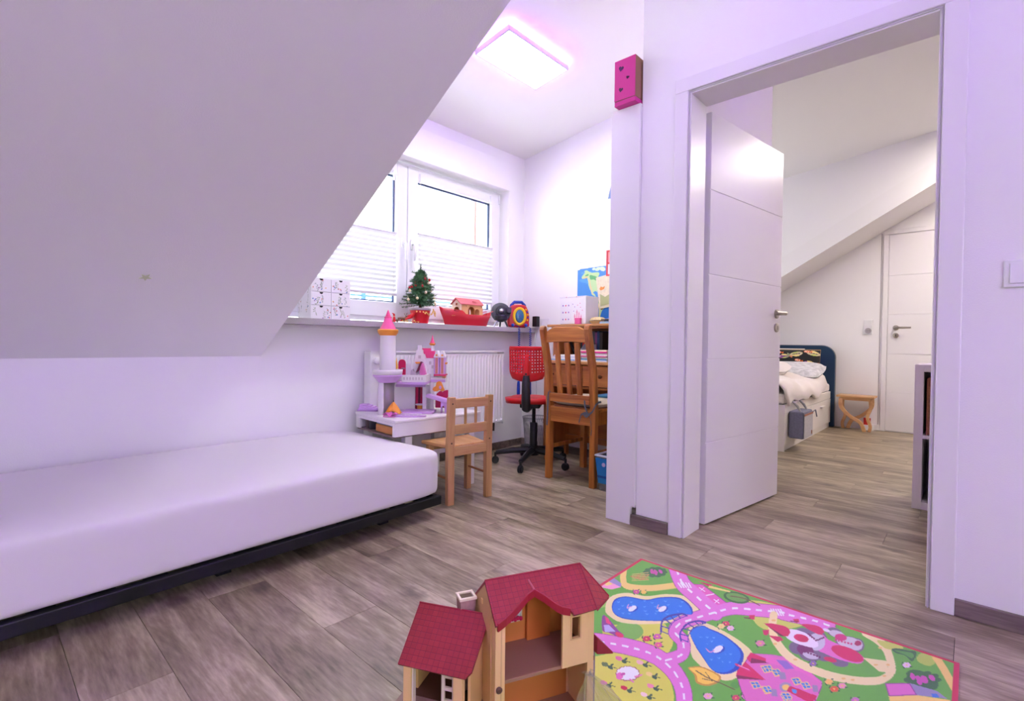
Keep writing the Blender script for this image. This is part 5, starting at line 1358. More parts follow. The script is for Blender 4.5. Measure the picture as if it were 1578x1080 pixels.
# ------------------------------------------------------------------ play rug
def to_grid(P):
    """floor points -> drawing grid on which the rug print was digitised"""
    r, u, f = [np.array(a) for a in cam_axes()]
    d = np.column_stack([P[:, 0], P[:, 1], np.zeros(len(P))])-np.array([0, 0, CAM_H])
    z = d@f
    return np.column_stack([789+CAM_F*(d@r)/z, 540-CAM_F*(d@u)/z])
RX0, RX1, RY0, RY1 = .52, 1.838, .010, .968
rug = thing('play_rug', 'colourful children\'s play rug printed with roads, ponds and castle on the floor', 'rug', (RX0, RY0, .0003))
def A(x, y): return (920+x/4.909, 860+y/4.909)
def B(x, y): return (1180+x/4.931, 900+y/4.931)
def AA(*l): return [A(*p) for p in l]
def BB(*l): return [B(*p) for p in l]
def rugpaint(L):
    c = Canvas(to_grid(L+np.array([RX0, RY0])), (100, 178, 58))
    k = 1/4.909
    YEL, ROAD, SAND, BLUE, DKB, RED_, WHT, DGR, MAG, PNK = (214, 216, 84), (226, 124, 208), (240, 224, 164), (26, 122, 222), (18, 70, 190), (204, 18, 84), (240, 240, 244), (50, 110, 54), (190, 60, 150), (226, 110, 186)
    LINE = (150, 60, 140)
    c.poly(AA((50, 480), (130, 520), (350, 490), (490, 490), (570, 620), (560, 700), (500, 745), (400, 690), (250, 640), (60, 620)), YEL, 4)
    c.poly(AA((1150, 330), (1571, 430), (1571, 520), (1300, 560), (1180, 480)), (204, 214, 90), 4)
    c.ell(A(235, 570), 115*k, 70*k, (122, 186, 74))
    c.ell(A(20, 330), 90*k, 60*k, (150, 200, 80))
    # sheep field
    c.poly(AA((-400, 900), (60, 745), (200, 705), (350, 740), (480, 830), (560, 960), (570, 1150), (400, 1400), (-300, 1500)), YEL, 5)
    # sandy paths
    c.line(AA((205, 85), (198, 170), (230, 225), (400, 240), (620, 215)), 46*k, (236, 206, 116), 6)
    c.poly(AA((62, 400), (95, 310), (220, 275), (370, 300), (520, 285), (660, 300), (740, 360), (775, 430), (720, 450), (560, 500), (350, 515), (180, 500), (90, 450)), SAND, 6)
    c.poly(AA((690, 620), (700, 540), (800, 500), (1000, 590), (1160, 710), (1175, 800), (1110, 880), (1030, 935), (950, 940), (850, 890), (740, 790), (712, 740)), SAND, 6)
    # roads
    def road(pts, w, dash=True, line=True):
        if line: c.line(pts, (w+8)*k, LINE, 8)
        c.line(pts, w*k, ROAD, 8)
        if dash: c.line(pts, 14*k, WHT, 8, (44*k, 46*k))
    R1 = AA((-260, 640), (-60, 640), (100, 660), (250, 690), (400, 735), (500, 795), (585, 880), (640, 980), (660, 1100), (640, 1300), (560, 1500))
    R2 = AA((520, 790), (640, 745), (650, 650), (590, 575), (620, 515), (740, 470), (890, 425), (1030, 393), (1200, 405), (1400, 425))+BB((140, 240), (360, 290), (480, 330))
    R3 = AA((600, 90), (625, 160), (660, 220), (750, 300), (830, 375), (900, 430))
    c.line(R2, 104*k, LINE, 8); c.line(R3, 118*k, LINE, 8); c.line(R1, 128*k, LINE, 8)
    c.poly(AA((700, 205), (800, 212), (1000, 362), (905, 395)), LINE); c.poly(AA((705, 209), (798, 216), (990, 362), (905, 388)), (228, 96, 186))
    for p, q in (((800, 300), (885, 284)),): c.line(AA(p, q), 7*k, WHT)
    for x, y in ((795, 250), (905, 340)): c.line(AA((x-20, y-14), (x+20, y+14)), 6*k, WHT); c.line(AA((x-14, y+12), (x+14, y-12)), 6*k, WHT)
    for R, w in ((R1, 120), (R2, 96), (R3, 110)): c.line(R, w*k, ROAD, 8)
    for R in (R1, R2, R3): c.line(R, 15*k, WHT, 8, (9, 9.5))
    for i in range(5): c.line(AA((612+20*i, 200), (640+18*i, 235)), 9*k, WHT)
    for i in range(5): c.line(AA((1315+18*i, 400), (1340+18*i, 448)), 9*k, WHT)
    # ponds
    c.poly(AA((112, 372), (140, 322), (225, 303), (370, 327), (480, 309), (620, 313), (705, 370), (722, 438), (640, 442), (540, 485), (350, 488), (200, 472), (128, 432)), DKB, 6)
    c.poly(AA((118, 378), (146, 330), (225, 310), (370, 334), (480, 316), (615, 322), (690, 372), (712, 436), (640, 438), (540, 480), (350, 483), (205, 466), (132, 428)), BLUE, 6)
    c.poly(AA((702, 575), (740, 540), (800, 525), (860, 552), (965, 600), (1082, 695), (1110, 770), (1060, 865), (960, 896), (870, 862), (790, 752), (735, 665)), DKB, 6)
    c.poly(AA((706, 580), (740, 546), (800, 531), (856, 558), (955, 605), (1060, 690), (1085, 765), (1030, 850), (955, 882), (868, 855), (796, 748), (740, 662)), BLUE, 6)
    rr = random.Random(3)
    for (x0, x1, y0, y1) in ((150, 680, 335, 460), (770, 1040, 580, 830)):
        for i in range(4):
            for j in range(6):
                x, y = x0+(x1-x0)*(j+rr.random()*.6)/6, y0+(y1-y0)*(i+rr.random()*.6)/4
                if x0 > 700 and (x < 760+(y-560)*.35 or x > 900+(y-560)*.7): continue
                c.line(AA((x-8, y-3), (x, y+4), (x+8, y-3)), 4*k, (110, 180, 240))
    for x, y, s in ((268, 395, 1), (495, 398, 1), (915, 705, 1.25)):
        c.ell(A(x+8*s, y+4*s), 36*s*k, 20*s*k, DKB, -25); c.ell(A(x, y), 33*s*k, 18*s*k, WHT, -28)
        c.line(AA((x-10*s, y-14*s), (x-40*s, y-4*s), (x-30*s, y-30*s)), 7*s*k, (230, 170, 210), 4) if s == 1 else c.line(AA((x-30, y+10), (x-60, y+22), (x-90, y-4)), 8*k, (230, 150, 200), 4)
    # bridge rails
    for P in (((484, 575), (490, 500), (540, 455), (640, 436), (680, 450)), ((636, 640), (630, 580), (680, 515), (760, 490), (820, 500))):
        c.line(AA(*P), 13*k, (70, 50, 160), 6)
    for a, b in (((492, 570), (540, 590)), ((494, 530), (545, 548)), ((520, 480), (560, 512)), ((560, 455), (590, 490)), ((610, 440), (630, 470)), ((640, 630), (690, 650)), ((634, 590), (690, 605)), ((650, 545), (705, 565)), ((690, 512), (735, 540)), ((740, 495), (770, 520)), ((790, 492), (800, 510))):
        c.line(AA(a, b), 8*k, (70, 50, 160))
    c.line(AA((540, 590), (545, 548), (590, 490), (680, 450)), 6*k, (70, 50, 160), 4); c.line(AA((690, 650), (692, 600), (735, 540), (822, 506)), 6*k, (70, 50, 160), 4)
    # trees, bushes, hay
    def bush(p, rx, ry, a=0, s=k, flowers=True):
        c.ell(p, rx*s, ry*s, DGR, a)
        for q in range(10):
            t = q*.63; c.ell((p[0]+math.cos(t)*rx*s*.85, p[1]+math.sin(t)*ry*s*.85), rx*s*.25, ry*s*.3, DGR)
        if flowers:
            for q in range(7): c.ell((p[0]+rr.uniform(-.6, .6)*rx*s, p[1]+rr.uniform(-.5, .5)*ry*s), rx*s*.22, ry*s*.30, (206, 80, 170), rr.uniform(0, 90))
    bush(A(440, 118), 85, 36)
    for q in range(10): c.line(AA((250+q*9, 150+q*3), (330+q*7, 135+(q % 3)*18)), 5*k, (176, 122, 60))
    for q in range(5): c.line(AA((265, 135+q*12), (390, 120+q*14)), 4*k, (226, 190, 110))
    c.ell(A(1055, 312), 100*k, 42*k, (52, 112, 44), 12); c.ell(A(1055, 310), 80*k, 30*k, (104, 166, 66), 12); c.line(AA((1010, 300), (1120, 320), (1230, 370)), 7*k, (110, 80, 50), 4)
    c.poly(AA((688, 850), (720, 838), (800, 840), (930, 905), (915, 960), (830, 985), (750, 960), (735, 900)), (206, 150, 50), 5); c.poly(AA((700, 855), (730, 846), (800, 848), (915, 910), (900, 950), (830, 972), (765, 950), (750, 900)), (244, 206, 80), 5)
    c.line(AA((750, 870), (850, 930), (950, 970), (1040, 1010)), 8*k, (104, 84, 40), 4); c.line(AA((800, 930), (870, 945)), 6*k, (104, 84, 40)); c.line(AA((820, 880), (860, 935)), 6*k, (104, 84, 40))
    c.poly(AA((765, 188), (880, 215), (845, 228)), RED_); c.poly(AA((850, 220), (1010, 262), (1005, 272), (840, 236)), (236, 214, 120))
    c.poly(AA((80, 190), (120, 155), (185, 205), (180, 230), (150, 232)), (150, 140, 190)); c.poly(AA((30, 205), (90, 188), (180, 232), (110, 250), (40, 235)), (240, 160, 200)); c.poly(AA((50, 200), (90, 190), (120, 210), (70, 222)), (236, 220, 130))
    # aeroplane / little car by the house corner
    c.poly(AA((40, 450), (80, 465), (160, 560), (205, 600), (170, 615), (90, 580), (40, 560)), (140, 60, 150), 3); c.poly(AA((50, 520), (90, 520), (140, 570), (60, 575)), (190, 180, 226)); c.ell(A(170, 595), 34*k, 17*k, (226, 40, 100), 25); c.poly(AA((60, 455), (85, 470), (110, 520), (70, 505)), (230, 60, 120))
    # flowers
    def flower(x, y, col, s=1, f=A):
        for q in range(4): c.ell(f(x+38*s*math.cos(q*1.57+.6), y+22*s*math.sin(q*1.57+.6)), 13*s*k, 5*s*k, (40, 90, 50), q*50)
        for q in range(6): c.ell(f(x+17*s*math.cos(q*1.047), y+12*s*math.sin(q*1.047)), 14*s*k, 10*s*k, col)
        c.ell(f(x, y), 7*s*k, 5*s*k, (240, 200, 90))
    for x, y, col in ((375, 625, (214, 40, 96)), (455, 608, (206, 90, 170)), (465, 672, (226, 90, 150))): flower(x, y, col)
    for x, y, col, s in ((297, 268, (206, 70, 150), .8), (352, 270, (236, 200, 90), .7), (975, 510, (216, 50, 90), .9), (940, 530, (234, 214, 130), .9), (1010, 545, (236, 190, 220), .9), (1235, 660, (226, 130, 170), 1.1), (840, 1062, (236, 170, 200), 1.1), (1125, 1060, (226, 130, 190), 1.1), (1050, 1075, (214, 60, 100), 1)): flower(x, y, col, s)
    c.ell(A(1050, 975), 40*k, 26*k, (84, 160, 60))
    # sheep and tulips
    c.ell(A(232, 890), 84*k, 56*k, (170, 110, 100))
    for q in range(14): c.ell(A(232+72*math.cos(q*.45), 890+44*math.sin(q*.45)), 22*k, 16*k, (170, 110, 100))
    c.ell(A(232, 888), 78*k, 50*k, WHT)
    for q in range(14): c.ell(A(232+68*math.cos(q*.45), 888+40*math.sin(q*.45)), 18*k, 13*k, WHT)
    c.ell(A(170, 910), 26*k, 28*k, PNK); c.ell(A(195, 895), 18*k, 10*k, (200, 80, 160), -20); c.line(AA((290, 915), (340, 900)), 12*k, (226, 130, 180)); c.line(AA((250, 935), (275, 955)), 12*k, (226, 130, 180))
    def tulip(x, y, col):
        c.line(AA((x+10, y+8), (x+60, y+22), (x+85, y+30)), 6*k, (60, 100, 50)); c.ell(A(x+40, y+24), 22*k, 12*k, (50, 90, 60), 30); c.ell(A(x+52, y+6), 16*k, 8*k, (50, 90, 60), -40)
        c.ell(A(x, y), 26*k, 16*k, col, 15); c.ell(A(x-14, y-10), 12*k, 8*k, col)
    for x, y, col in ((165, 775, (226, 110, 170)), (325, 805, (240, 190, 190)), (395, 895, (236, 214, 130)), (205, 1000, (206, 20, 70)), (405, 985, (236, 140, 170)), (355, 1050, (244, 214, 214)), (60, 820, (90, 120, 60)), (50, 960, (226, 110, 170))): tulip(x, y, col)
    # pink mansion
    H = AA((1165, 735), (1330, 745), (1440, 765))+BB((160, 590), (280, 640), (430, 760), (425, 800), (390, 890), (340, 960), (300, 1010))+AA((1260, 1200), (1130, 1120), (1085, 1010), (1055, 915), (1075, 860))
    c.poly(H, LINE); G = [(p[0]*.985+1215*.015, p[1]*.985+1050*.015) for p in H]; c.poly(G, (222, 112, 186))
    c.poly(AA((1160, 728), (1330, 800), (1150, 800), (1130, 770)), (214, 24, 92)); c.poly(AA((1165, 770), (1330, 810), (1160, 812)), (130, 14, 70))
    c.poly(AA((1120, 800), (1275, 940), (1050, 910), (1060, 870)), (214, 24, 92)); c.poly(AA((1055, 900), (1270, 940), (1060, 930)), (130, 14, 70)); c.line(AA((1052, 820), (1160, 872)), 16*k, (214, 40, 110))
    c.line(AA((1072, 828), (1150, 862)), 6*k, (236, 150, 200))
    c.poly(BB((0, 560), (140, 590), (280, 640), (420, 765), (400, 765), (280, 690), (120, 640), (0, 610)), (232, 110, 190)); c.poly(BB((75, 590), (160, 600), (215, 660), (150, 665)), (150, 110, 196))
    def win(x, y, f):
        c.poly([f(x-46, y-26), f(x+14, y-30), f(x+46, y+18), f(x-14, y+30)], (240, 206, 110)); c.poly([f(x-38, y-20), f(x+10, y-24), f(x+38, y+14), f(x-10, y+22)], (44, 130, 214)); c.line([f(x-26, y-4), f(x+26, y-2)], 5*k, (240, 206, 110)); c.line([f(x-10, y-22), f(x+12, y+22)], 5*k, (240, 206, 110))
    for x, y in ((1280, 858), (1360, 886), (1200, 978), (1285, 1018), (1515, 950), (1430, 1075)): win(x, y, A)
    for x, y in ((20, 660), (85, 690), (235, 757), (305, 790), (15, 820), (160, 870)): win(x, y, B)
    for x, y, f in ((1400, 905, A), (1340, 1035, A), (130, 715, B), (375, 812, B), (62, 845, B)): c.poly([f(x-22, y-28), f(x+16, y-24), f(x+26, y+26), f(x-16, y+26)], (156, 140, 172))
    c.ell(B(150, 800), 46*k, 36*k, (160, 150, 176)); c.ell(B(152, 802), 28*k, 22*k, (240, 206, 100))
    c.poly(BB((185, 790), (390, 870), (350, 930), (160, 830)), (208, 20, 84)); c.poly(BB((200, 815), (235, 825), (232, 850), (205, 840)), (70, 150, 220), 3)
    # oval path with castle
    c.line(BB((60, 250), (50, 360), (85, 460), (180, 570), (330, 655), (500, 715), (690, 750), (860, 750), (950, 690), (950, 610), (915, 510), (850, 440), (760, 385)), 60*k, SAND, 6)
    c.poly(BB((735, 575), (920, 600), (930, 690), (860, 680)), SAND)
    for x, y in ((60, 290), (70, 470), (225, 590), (590, 735), (660, 745), (900, 715), (930, 630), (870, 500), (835, 630)): c.ell(B(x, y), 16*k, 8*k, (232, 196, 110))
    GR_ = (176, 166, 182); GRD = (116, 100, 126)
    for x, y, rx, ry in ((300, 380, 60, 20), (240, 500, 55, 40), (330, 560, 70, 34), (440, 560, 60, 34), (560, 610, 60, 26), (520, 380, 50, 26), (640, 470, 100, 48), (690, 480, 50, 46), (390, 455, 70, 80), (350, 500, 80, 40)): c.ell(B(x, y), (rx+9)*k, (ry+8)*k, GRD, 15)
    for x, y, rx, ry in ((640, 465, 100, 46), (690, 478, 46, 42), (540, 395, 60, 26)): c.ell(B(x, y), rx*k, ry*k, (206, 196, 212), 15)
    c.poly(BB((430, 400), (480, 440), (700, 540), (745, 590), (700, 622), (560, 590), (440, 540), (380, 500)), (222, 110, 190), 3)
    c.ell(B(385, 455), 66*k, 66*k, (202, 196, 212)); c.ell(B(300, 515), 66*k, 44*k, (120, 30, 100), 20); c.ell(B(340, 560), 60*k, 24*k, (200, 190, 206), 15)
    c.poly(BB((190, 355), (330, 400), (400, 470), (360, 500), (220, 460), (150, 410)), (236, 224, 240), 3)
    c.ell(B(270, 426), 58*k, 28*k, (208, 22, 88), 16); c.ell(B(620, 545), 130*k, 46*k, (208, 22, 88), 22); c.ell(B(490, 590), 50*k, 18*k, (208, 22, 88), 15); c.ell(B(700, 465), 26*k, 20*k, (170, 20, 90)); c.ell(B(570, 420), 46*k, 26*k, (208, 40, 120), 10)
    for q in range(9): c.ell(B(325+14*q, 395+12*q if q < 5 else 470-6*q), 9*k, 7*k, (110, 20, 90))
    for q in range(6): c.ell(B(300+22*q, 530+8*q), 9*k, 8*k, (110, 20, 90)); c.ell(B(530+24*q, 440+6*q), 8*k, 8*k, (208, 40, 120))
    c.poly(BB((-15, 312), (130, 330), (180, 360), (180, 395), (140, 412)), (208, 22, 88), 2); c.poly(BB((-10, 316), (140, 412), (110, 410)), (110, 14, 60))
    c.poly(BB((262, 320), (380, 328), (440, 362), (436, 390), (400, 398)), (208, 22, 88), 2)
    c.poly(BB((20, 405), (110, 415), (136, 440), (90, 455)), (208, 22, 88)); c.ell(B(460, 365), 28*k, 12*k, (236, 224, 240), 20)
    c.poly(BB((205, 280), (250, 278), (255, 305), (230, 310)), (208, 30, 88)); c.poly(A2 := AA((1150, 445), (1195, 445), (1190, 480), (1150, 475)), (208, 30, 88)); c.line(AA((1115, 465), (1160, 470)), 8*k, (110, 14, 60)); c.line(BB((190, 296), (240, 300)), 7*k, (110, 14, 60)); c.poly(AA((1250, 560), (1300, 555), (1300, 590), (1265, 590)), (208, 30, 88)); c.ell(B(0, 385), 20*k, 20*k, (208, 22, 88))
    flower(360, 620, (140, 100, 170), .9, B); flower(1070, 632, (236, 200, 226), 1, B); flower(480, 760, (240, 190, 100), 1, B); flower(580, 790, (236, 150, 180), 1, B); flower(520, 815, (222, 90, 50), 1.1, B); flower(680, 900, (206, 110, 190), 1, B)
    # right side
    c.poly(BB((850, 440), (1040, 490), (1000, 520), (900, 500)), (200, 212, 90), 3); c.poly(BB((1180, 540), (1300, 580), (1250, 640), (1150, 600)), (180, 204, 80), 3)
    c.line(BB((1290, 565), (1350, 660), (1440, 820), (1500, 900)), 56*k, (236, 206, 110))
    bush(B(1190, 745), 130, 60, 25); c.poly(BB((955, 510), (1010, 505), (1080, 520), (1140, 530), (1130, 590), (1100, 600), (1060, 560), (990, 540)), DGR, 4); c.poly(BB((975, 518), (1060, 528), (1120, 545), (1110, 580), (1050, 550)), (84, 164, 60), 3)
    c.poly(BB((905, 770), (1095, 770), (1150, 862), (935, 872)), LINE); c.poly(BB((915, 776), (1090, 776), (1138, 856), (940, 864)), (222, 112, 190)); c.poly(BB((1095, 770), (1300, 830), (1380, 890), (1150, 862)), (150, 140, 176)); c.poly(BB((935, 872), (1150, 862), (1400, 900), (1400, 1000), (960, 1000)), (240, 210, 110)); c.poly(BB((1255, 850), (1300, 850), (1320, 880), (1270, 880)), (60, 120, 210))
    c.poly(BB((1425, 665), (1500, 660), (1500, 700), (1430, 695)), (206, 40, 90))
    # stitched border
    e = np.minimum.reduce([L[:, 0], RX1-RX0-L[:, 0], L[:, 1], RY1-RY0-L[:, 1]])
    wb_ = np.where(RX1-RX0-L[:, 0] < .012, .006, .012)
    c.C[(e < .011)] = lin((200, 22, 70))
    far = (RX1-RX0-L[:, 0] < .011) & (RX1-RX0-L[:, 0] > .004) & (L[:, 1] > .012) & (L[:, 1] < RY1-RY0-.012)
    return c.C
print_sheet('rug_pile', RX1-RX0, RY1-RY0, 620, 450, rugpaint, print_mat('rug_print', .95, bump=.6, bscale=700, sheen=.3), rug, thick=.006)

# ------------------------------------------------------------------ dolls' house
ZR_ = .0068
dh = thing('dolls_house', 'beige dolls\' house with red tiled roofs standing on the rug corner', 'toy', (.752, .755, ZR_), D2R(-24.8))
BEI = mat('house_beige', (236, 198, 130), .5, bump=.1, bscale=200); BEI2 = mat('house_beige_dark', (216, 176, 112), .5)
ORA = mat('house_orange_inside', (206, 130, 56), .5); FLB = mat('house_brown_floor', (160, 120, 88), .5); IVO = mat('house_ivory', (236, 222, 196), .4)
def tile_mat():
    m = bpy.data.materials.new('house_red_tiles'); m.use_nodes = True; nt = m.node_tree; b = nt.nodes['Principled BSDF']; L = nt.links.new
    tc = nt.nodes.new('ShaderNodeTexCoord'); br = nt.nodes.new('ShaderNodeTexBrick')
    br.inputs['Scale'].default_value = 1; br.inputs['Brick Width'].default_value = .0122; br.inputs['Row Height'].default_value = .0116; br.inputs['Mortar Size'].default_value = .0006; br.inputs['Mortar Smooth'].default_value = .4; br.offset = 0
    br.inputs['Color1'].default_value = rgba((160, 44, 46)); br.inputs['Color2'].default_value = rgba((150, 38, 42)); br.inputs['Mortar'].default_value = rgba((120, 26, 40))
    L(tc.outputs['Object'], br.inputs['Vector']); L(br.outputs['Color'], b.inputs['Base Color']); b.inputs['Roughness'].default_value = .5
    bp = nt.nodes.new('ShaderNodeBump'); bp.inputs['Strength'].default_value = .5; bp.inputs['Distance'].default_value = .001; bp.invert = True
    L(br.outputs['Fac'], bp.inputs['Height']); L(bp.outputs['Normal'], b.inputs['Normal']); return m
TILE = tile_mat(); TRIM = mat('house_red_trim', (150, 36, 52), .45)
zf = .175-ZR_; ze = .295-ZR_; zr = .360-ZR_
# floors and walls
MB().box((-.004, -.062, 0), (.246, .074, .010)).build('ground_floor', FLB, dh, bevel=.001)
MB().box((.0, -.058, zf-.008), (.236, .066, zf)).build('upper_floor', FLB, dh, bevel=.001)
MB().box((.0, .064, .01), (.240, .070, ze)).build('back_wall', BEI, dh)
MB().box((.006, .0625, .01), (.232, .064, zf-.008)).build('lower_lining', ORA, dh); MB().box((.006, .0625, zf), (.232, .064, ze)).build('upper_lining', ORA, dh)
MB().box((.120, .050, zf), (.180, .0625, zf+.10)).build('cupboard', mat('house_orange_panel', (196, 112, 40), .5), dh, bevel=.002)
MB().prism([(-.040, .01), (.066, .01), (.066, ze), (0.0, zr-.008), (-.040, ze+.022)], -.004, .003, 'x').build('left_gable_wall', BEI2, dh)
MB().box((-.002, -.062, .01), (.020, -.040, ze+.004)).build('front_post', BEI, dh, bevel=.0015)
MB().box((.010, -.0625, .01), (.0125, -.062, ze)).build('post_groove', BEI2, dh)
# right front panel with window, corner column, side wall
u0, u1, v0 = .150, .212, -.066
pn_ = MB(); wx0, wx1, wz0, wz1 = .172, .192, zf+.058, zf+.104
pn_.box((u0, v0, zf-.002), (wx0, v0+.006, ze)); pn_.box((wx1, v0, zf-.002), (u1, v0+.006, ze)); pn_.box((wx0, v0, zf-.002), (wx1, v0+.006, wz0)); pn_.box((wx0, v0, wz1), (wx1, v0+.006, ze))
po = pn_.build('front_panel', BEI, dh)
fm = MB(); fm.box((wx0-.003, v0-.0015, wz0-.003), (wx0, v0, wz1+.003)); fm.box((wx1, v0-.0015, wz0-.003), (wx1+.003, v0, wz1+.003)); fm.box((wx0, v0-.0015, wz0-.003), (wx1, v0, wz0)); fm.box((wx0, v0-.0015, wz1), (wx1, v0, wz1+.003)); fm.build('window_frame', BEI2, po)
MB().prism([(u1, v0), (.232, v0+.008), (.244, -.040), (.244, -.030), (.226, -.050), (u1, v0+.008)], .01, ze).build('corner_column', BEI, dh)
MB().box((.238, -.032, .01), (.244, .070, ze)).build('right_wall', BEI, dh); MB().box((.2445, -.034, .01), (.252, -.018, zf-.006)).build('stone_corner', mat('house_stone', (150, 138, 130), .8, bump=.5, bscale=300), dh)
# back window with flower box
wf = MB(); wf.box((.070, .0600, zf+.045), (.073, .0624, zf+.086)); wf.box((.108, .0600, zf+.045), (.111, .0624, zf+.086)); wf.box((.073, .06, zf+.045), (.108, .0624, zf+.048)); wf.box((.073, .06, zf+.083), (.108, .0624, zf+.086)); wf.box((.090, .0605, zf+.048), (.0925, .0624, zf+.083)); wf_o = wf.build('back_window', IVO, dh)
MB().box((.073, .0618, zf+.048), (.108, .0624, zf+.083)).build('window_pane', mat('house_pane', (236, 236, 240), .2), wf_o)
fl = MB()
for k in range(5): fl.ball((.078+.007*k, .056, zf+.053+.002*(k % 2)), .005, 8, 5)
fl.build('flower_box', mat('house_flowers', (214, 26, 90), .5), wf_o)
# main roof: slabs built flat, then tilted onto the ridge
def slab(name, pts, ridge_z, tilt, m, t=.007, parent=dh, loc=(0, 0), rz=0):
    """pts (along ridge, down the slope); tilt>0 falls towards -y"""
    s = -1 if tilt > 0 else 1
    o = MB().prism([(p[0], s*p[1]) for p in pts], -t, 0).build(name, m, parent)
    o.location = (loc[0], loc[1], ridge_z); o.rotation_euler = Euler((D2R(tilt), 0, rz), 'XYZ')
    return o
TL = 42.0
sl = .0902
slab('roof_front', [(-.004, 0), (.229, 0), (.229, 1.13*sl), (.172, 1.16*sl), (.166, 1.02*sl), (.150, .96*sl), (.138, .86*sl), (.118, .62*sl), (.099, .44*sl), (.080, .52*sl), (.050, .74*sl), (.020, .93*sl), (.000, 1.03*sl), (-.004, 1.03*sl)], zr, TL, TILE)
slab('roof_back', [(-.004, 0), (.229, 0), (.262, 1.08*sl), (-.004, 1.08*sl)], zr, -TL, TILE)
hp = [(.229, 0, zr), (.229, -1.13*sl*math.cos(D2R(TL)), zr-1.13*sl*math.sin(D2R(TL))), (.276, -.050, ze+.004), (.276, .050, ze+.004), (.262, 1.08*sl*math.cos(D2R(TL)), zr-1.08*sl*math.sin(D2R(TL)))]
mb = MB(); mb.add(hp+[(x, y, z-.006) for x, y, z in hp], [(0, 1, 2), (0, 2, 3), (0, 3, 4), (7, 6, 5), (8, 7, 5), (9, 8, 5), (1, 6, 7, 2), (2, 7, 8, 3), (3, 8, 9, 4)]); mb.build('roof_hip', TILE, dh)
mb = MB(); mb.tube([(-.004, 0, zr), (.229, 0, zr)], .0022, 6); mb.tube([(.229, 0, zr), hp[1]], .0016, 6); mb.tube([(.229, 0, zr), hp[2]], .0016, 6); mb.build('ridge_cap', TRIM, dh, smooth=True)
cT, sT = math.cos(D2R(TL)), math.sin(D2R(TL))
def onslope(u, q, dz=0): return (u, -q*sl*cT, zr-q*sl*sT+dz)
mb = MB(); mb.tube([onslope(.092, .18, .001), onslope(.098, .44, .003)], .0025, 6); mb.build('dormer_ridge', mat('house_pink_ridge', (190, 100, 104), .45), dh, smooth=True)
path = [onslope(u, q, -.004) for u, q in ((.0, 1.03), (.020, .94), (.050, .75), (.080, .53), (.099, .45), (.118, .63), (.138, .87), (.150, .97), (.166, 1.03))]
MB().ribbon(path, .016, .004, (0, 0, 1)).build('arch_fascia', mat('house_dark_red', (160, 28, 44), .45), dh)
MB().box((-.006, .010, zr-.055), (-.004, .018, zr-.045)).build('gable_hook', BEI, dh)
# awning on the right wall
P = [(.244, .214-ZR_), (.286, .172-ZR_), (.286, .168-ZR_), (.244, .176-ZR_)]
MB().prism(P, -.055, -.005, 'y').build('awning', TRIM, dh, bevel=.001)
MB().at((.006, -.0625, zf-.012), (D2R(90), 0, 0)).lathe([(.006, 0), (.007, .004), (.004, .007)], 12).build('hinge_knob', mat('house_brown_knob', (104, 70, 60), .5), dh, smooth=True)
# wing, swung open on its hinge
a = D2R(-40); wl = (-.117, .109)
wg = bpy.data.objects.new('wing', None); COL.objects.link(wg); wg.parent = dh; wg.location = (*wl, 0); wg.rotation_euler = (0, 0, a)
zw = .100-ZR_; zwr = .282-ZR_; zwe = .200-ZR_
WS = math.hypot(.0955, .082); WA = math.degrees(math.atan2(.082, .0955))
slab('wing_roof_front', [(-.002, 0), (.166, 0), (.158, WS-.014), (.147, WS), (-.002, WS)], zwr, WA, TILE, .006, wg)
slab('wing_roof_back', [(-.002, 0), (.166, 0), (.166, .050), (-.002, .050)], zwr, -WA, TILE, .006, wg)
MB().tube([(-.002, 0, zwr), (.166, 0, zwr)], .002, 6).build('wing_ridge', TRIM, wg, smooth=True)
MB().box((-.022, -.100, zw-.010), (.158, .052, zw)).build('wing_floor', mat('house_mauve_floor', (150, 118, 108), .5), wg, bevel=.001)
MB().box((.0, -.04, zw), (.152, .04, zw+.0015)).build('wing_carpet', mat('house_dark_floor', (86, 52, 34), .6), wg)
for x0, x1 in ((.008, .026), (.120, .140)): MB().box((x0, -.090, 0), (x1, -.074, zwe+.001)).build('wing_post', BEI, wg, bevel=.0012)
MB().box((.027, -.088, 0), (.030, -.076, zwe+.004)).build('wing_post_edge', IVO, wg)
MB().box((.0, .040, zw), (.152, .046, zwe+.035)).build('wing_back_wall', BEI2, wg)
MB().box((.004, .038, zw), (.148, .040, zwe+.03)).build('wing_lining', ORA, wg)
MB().prism([(-.074, zw), (.046, zw), (.046, zwe+.03), (0, zwr-.008), (-.074, zwe+.012)], .146, .152, 'x').build('wing_side_wall', BEI2, wg)
MB().prism([(-.02, zw), (.046, zw), (.046, zwe+.03), (0, zwr-.008), (-.02, zwe+.06)], 0, .006, 'x').build('wing_side_wall', BEI2, wg)
lad = MB(); lx0, lx1, ly = .085, .116, -.070
lad.box((lx0, ly, zw), (lx0+.007, ly+.006, zw+.082)); lad.box((lx1-.007, ly, zw), (lx1, ly+.006, zw+.082))
for z in (.0, .022, .048, .074): lad.box((lx0+.007, ly, zw+z), (lx1-.007, ly+.006, zw+z+.007))
lad.build('ivory_window_frame', IVO, wg, bevel=.001)
for x in (.02, .12): MB().box((x, -.03, 0), (x+.02, .03, zw-.010)).build('wing_leg', FLB, wg)
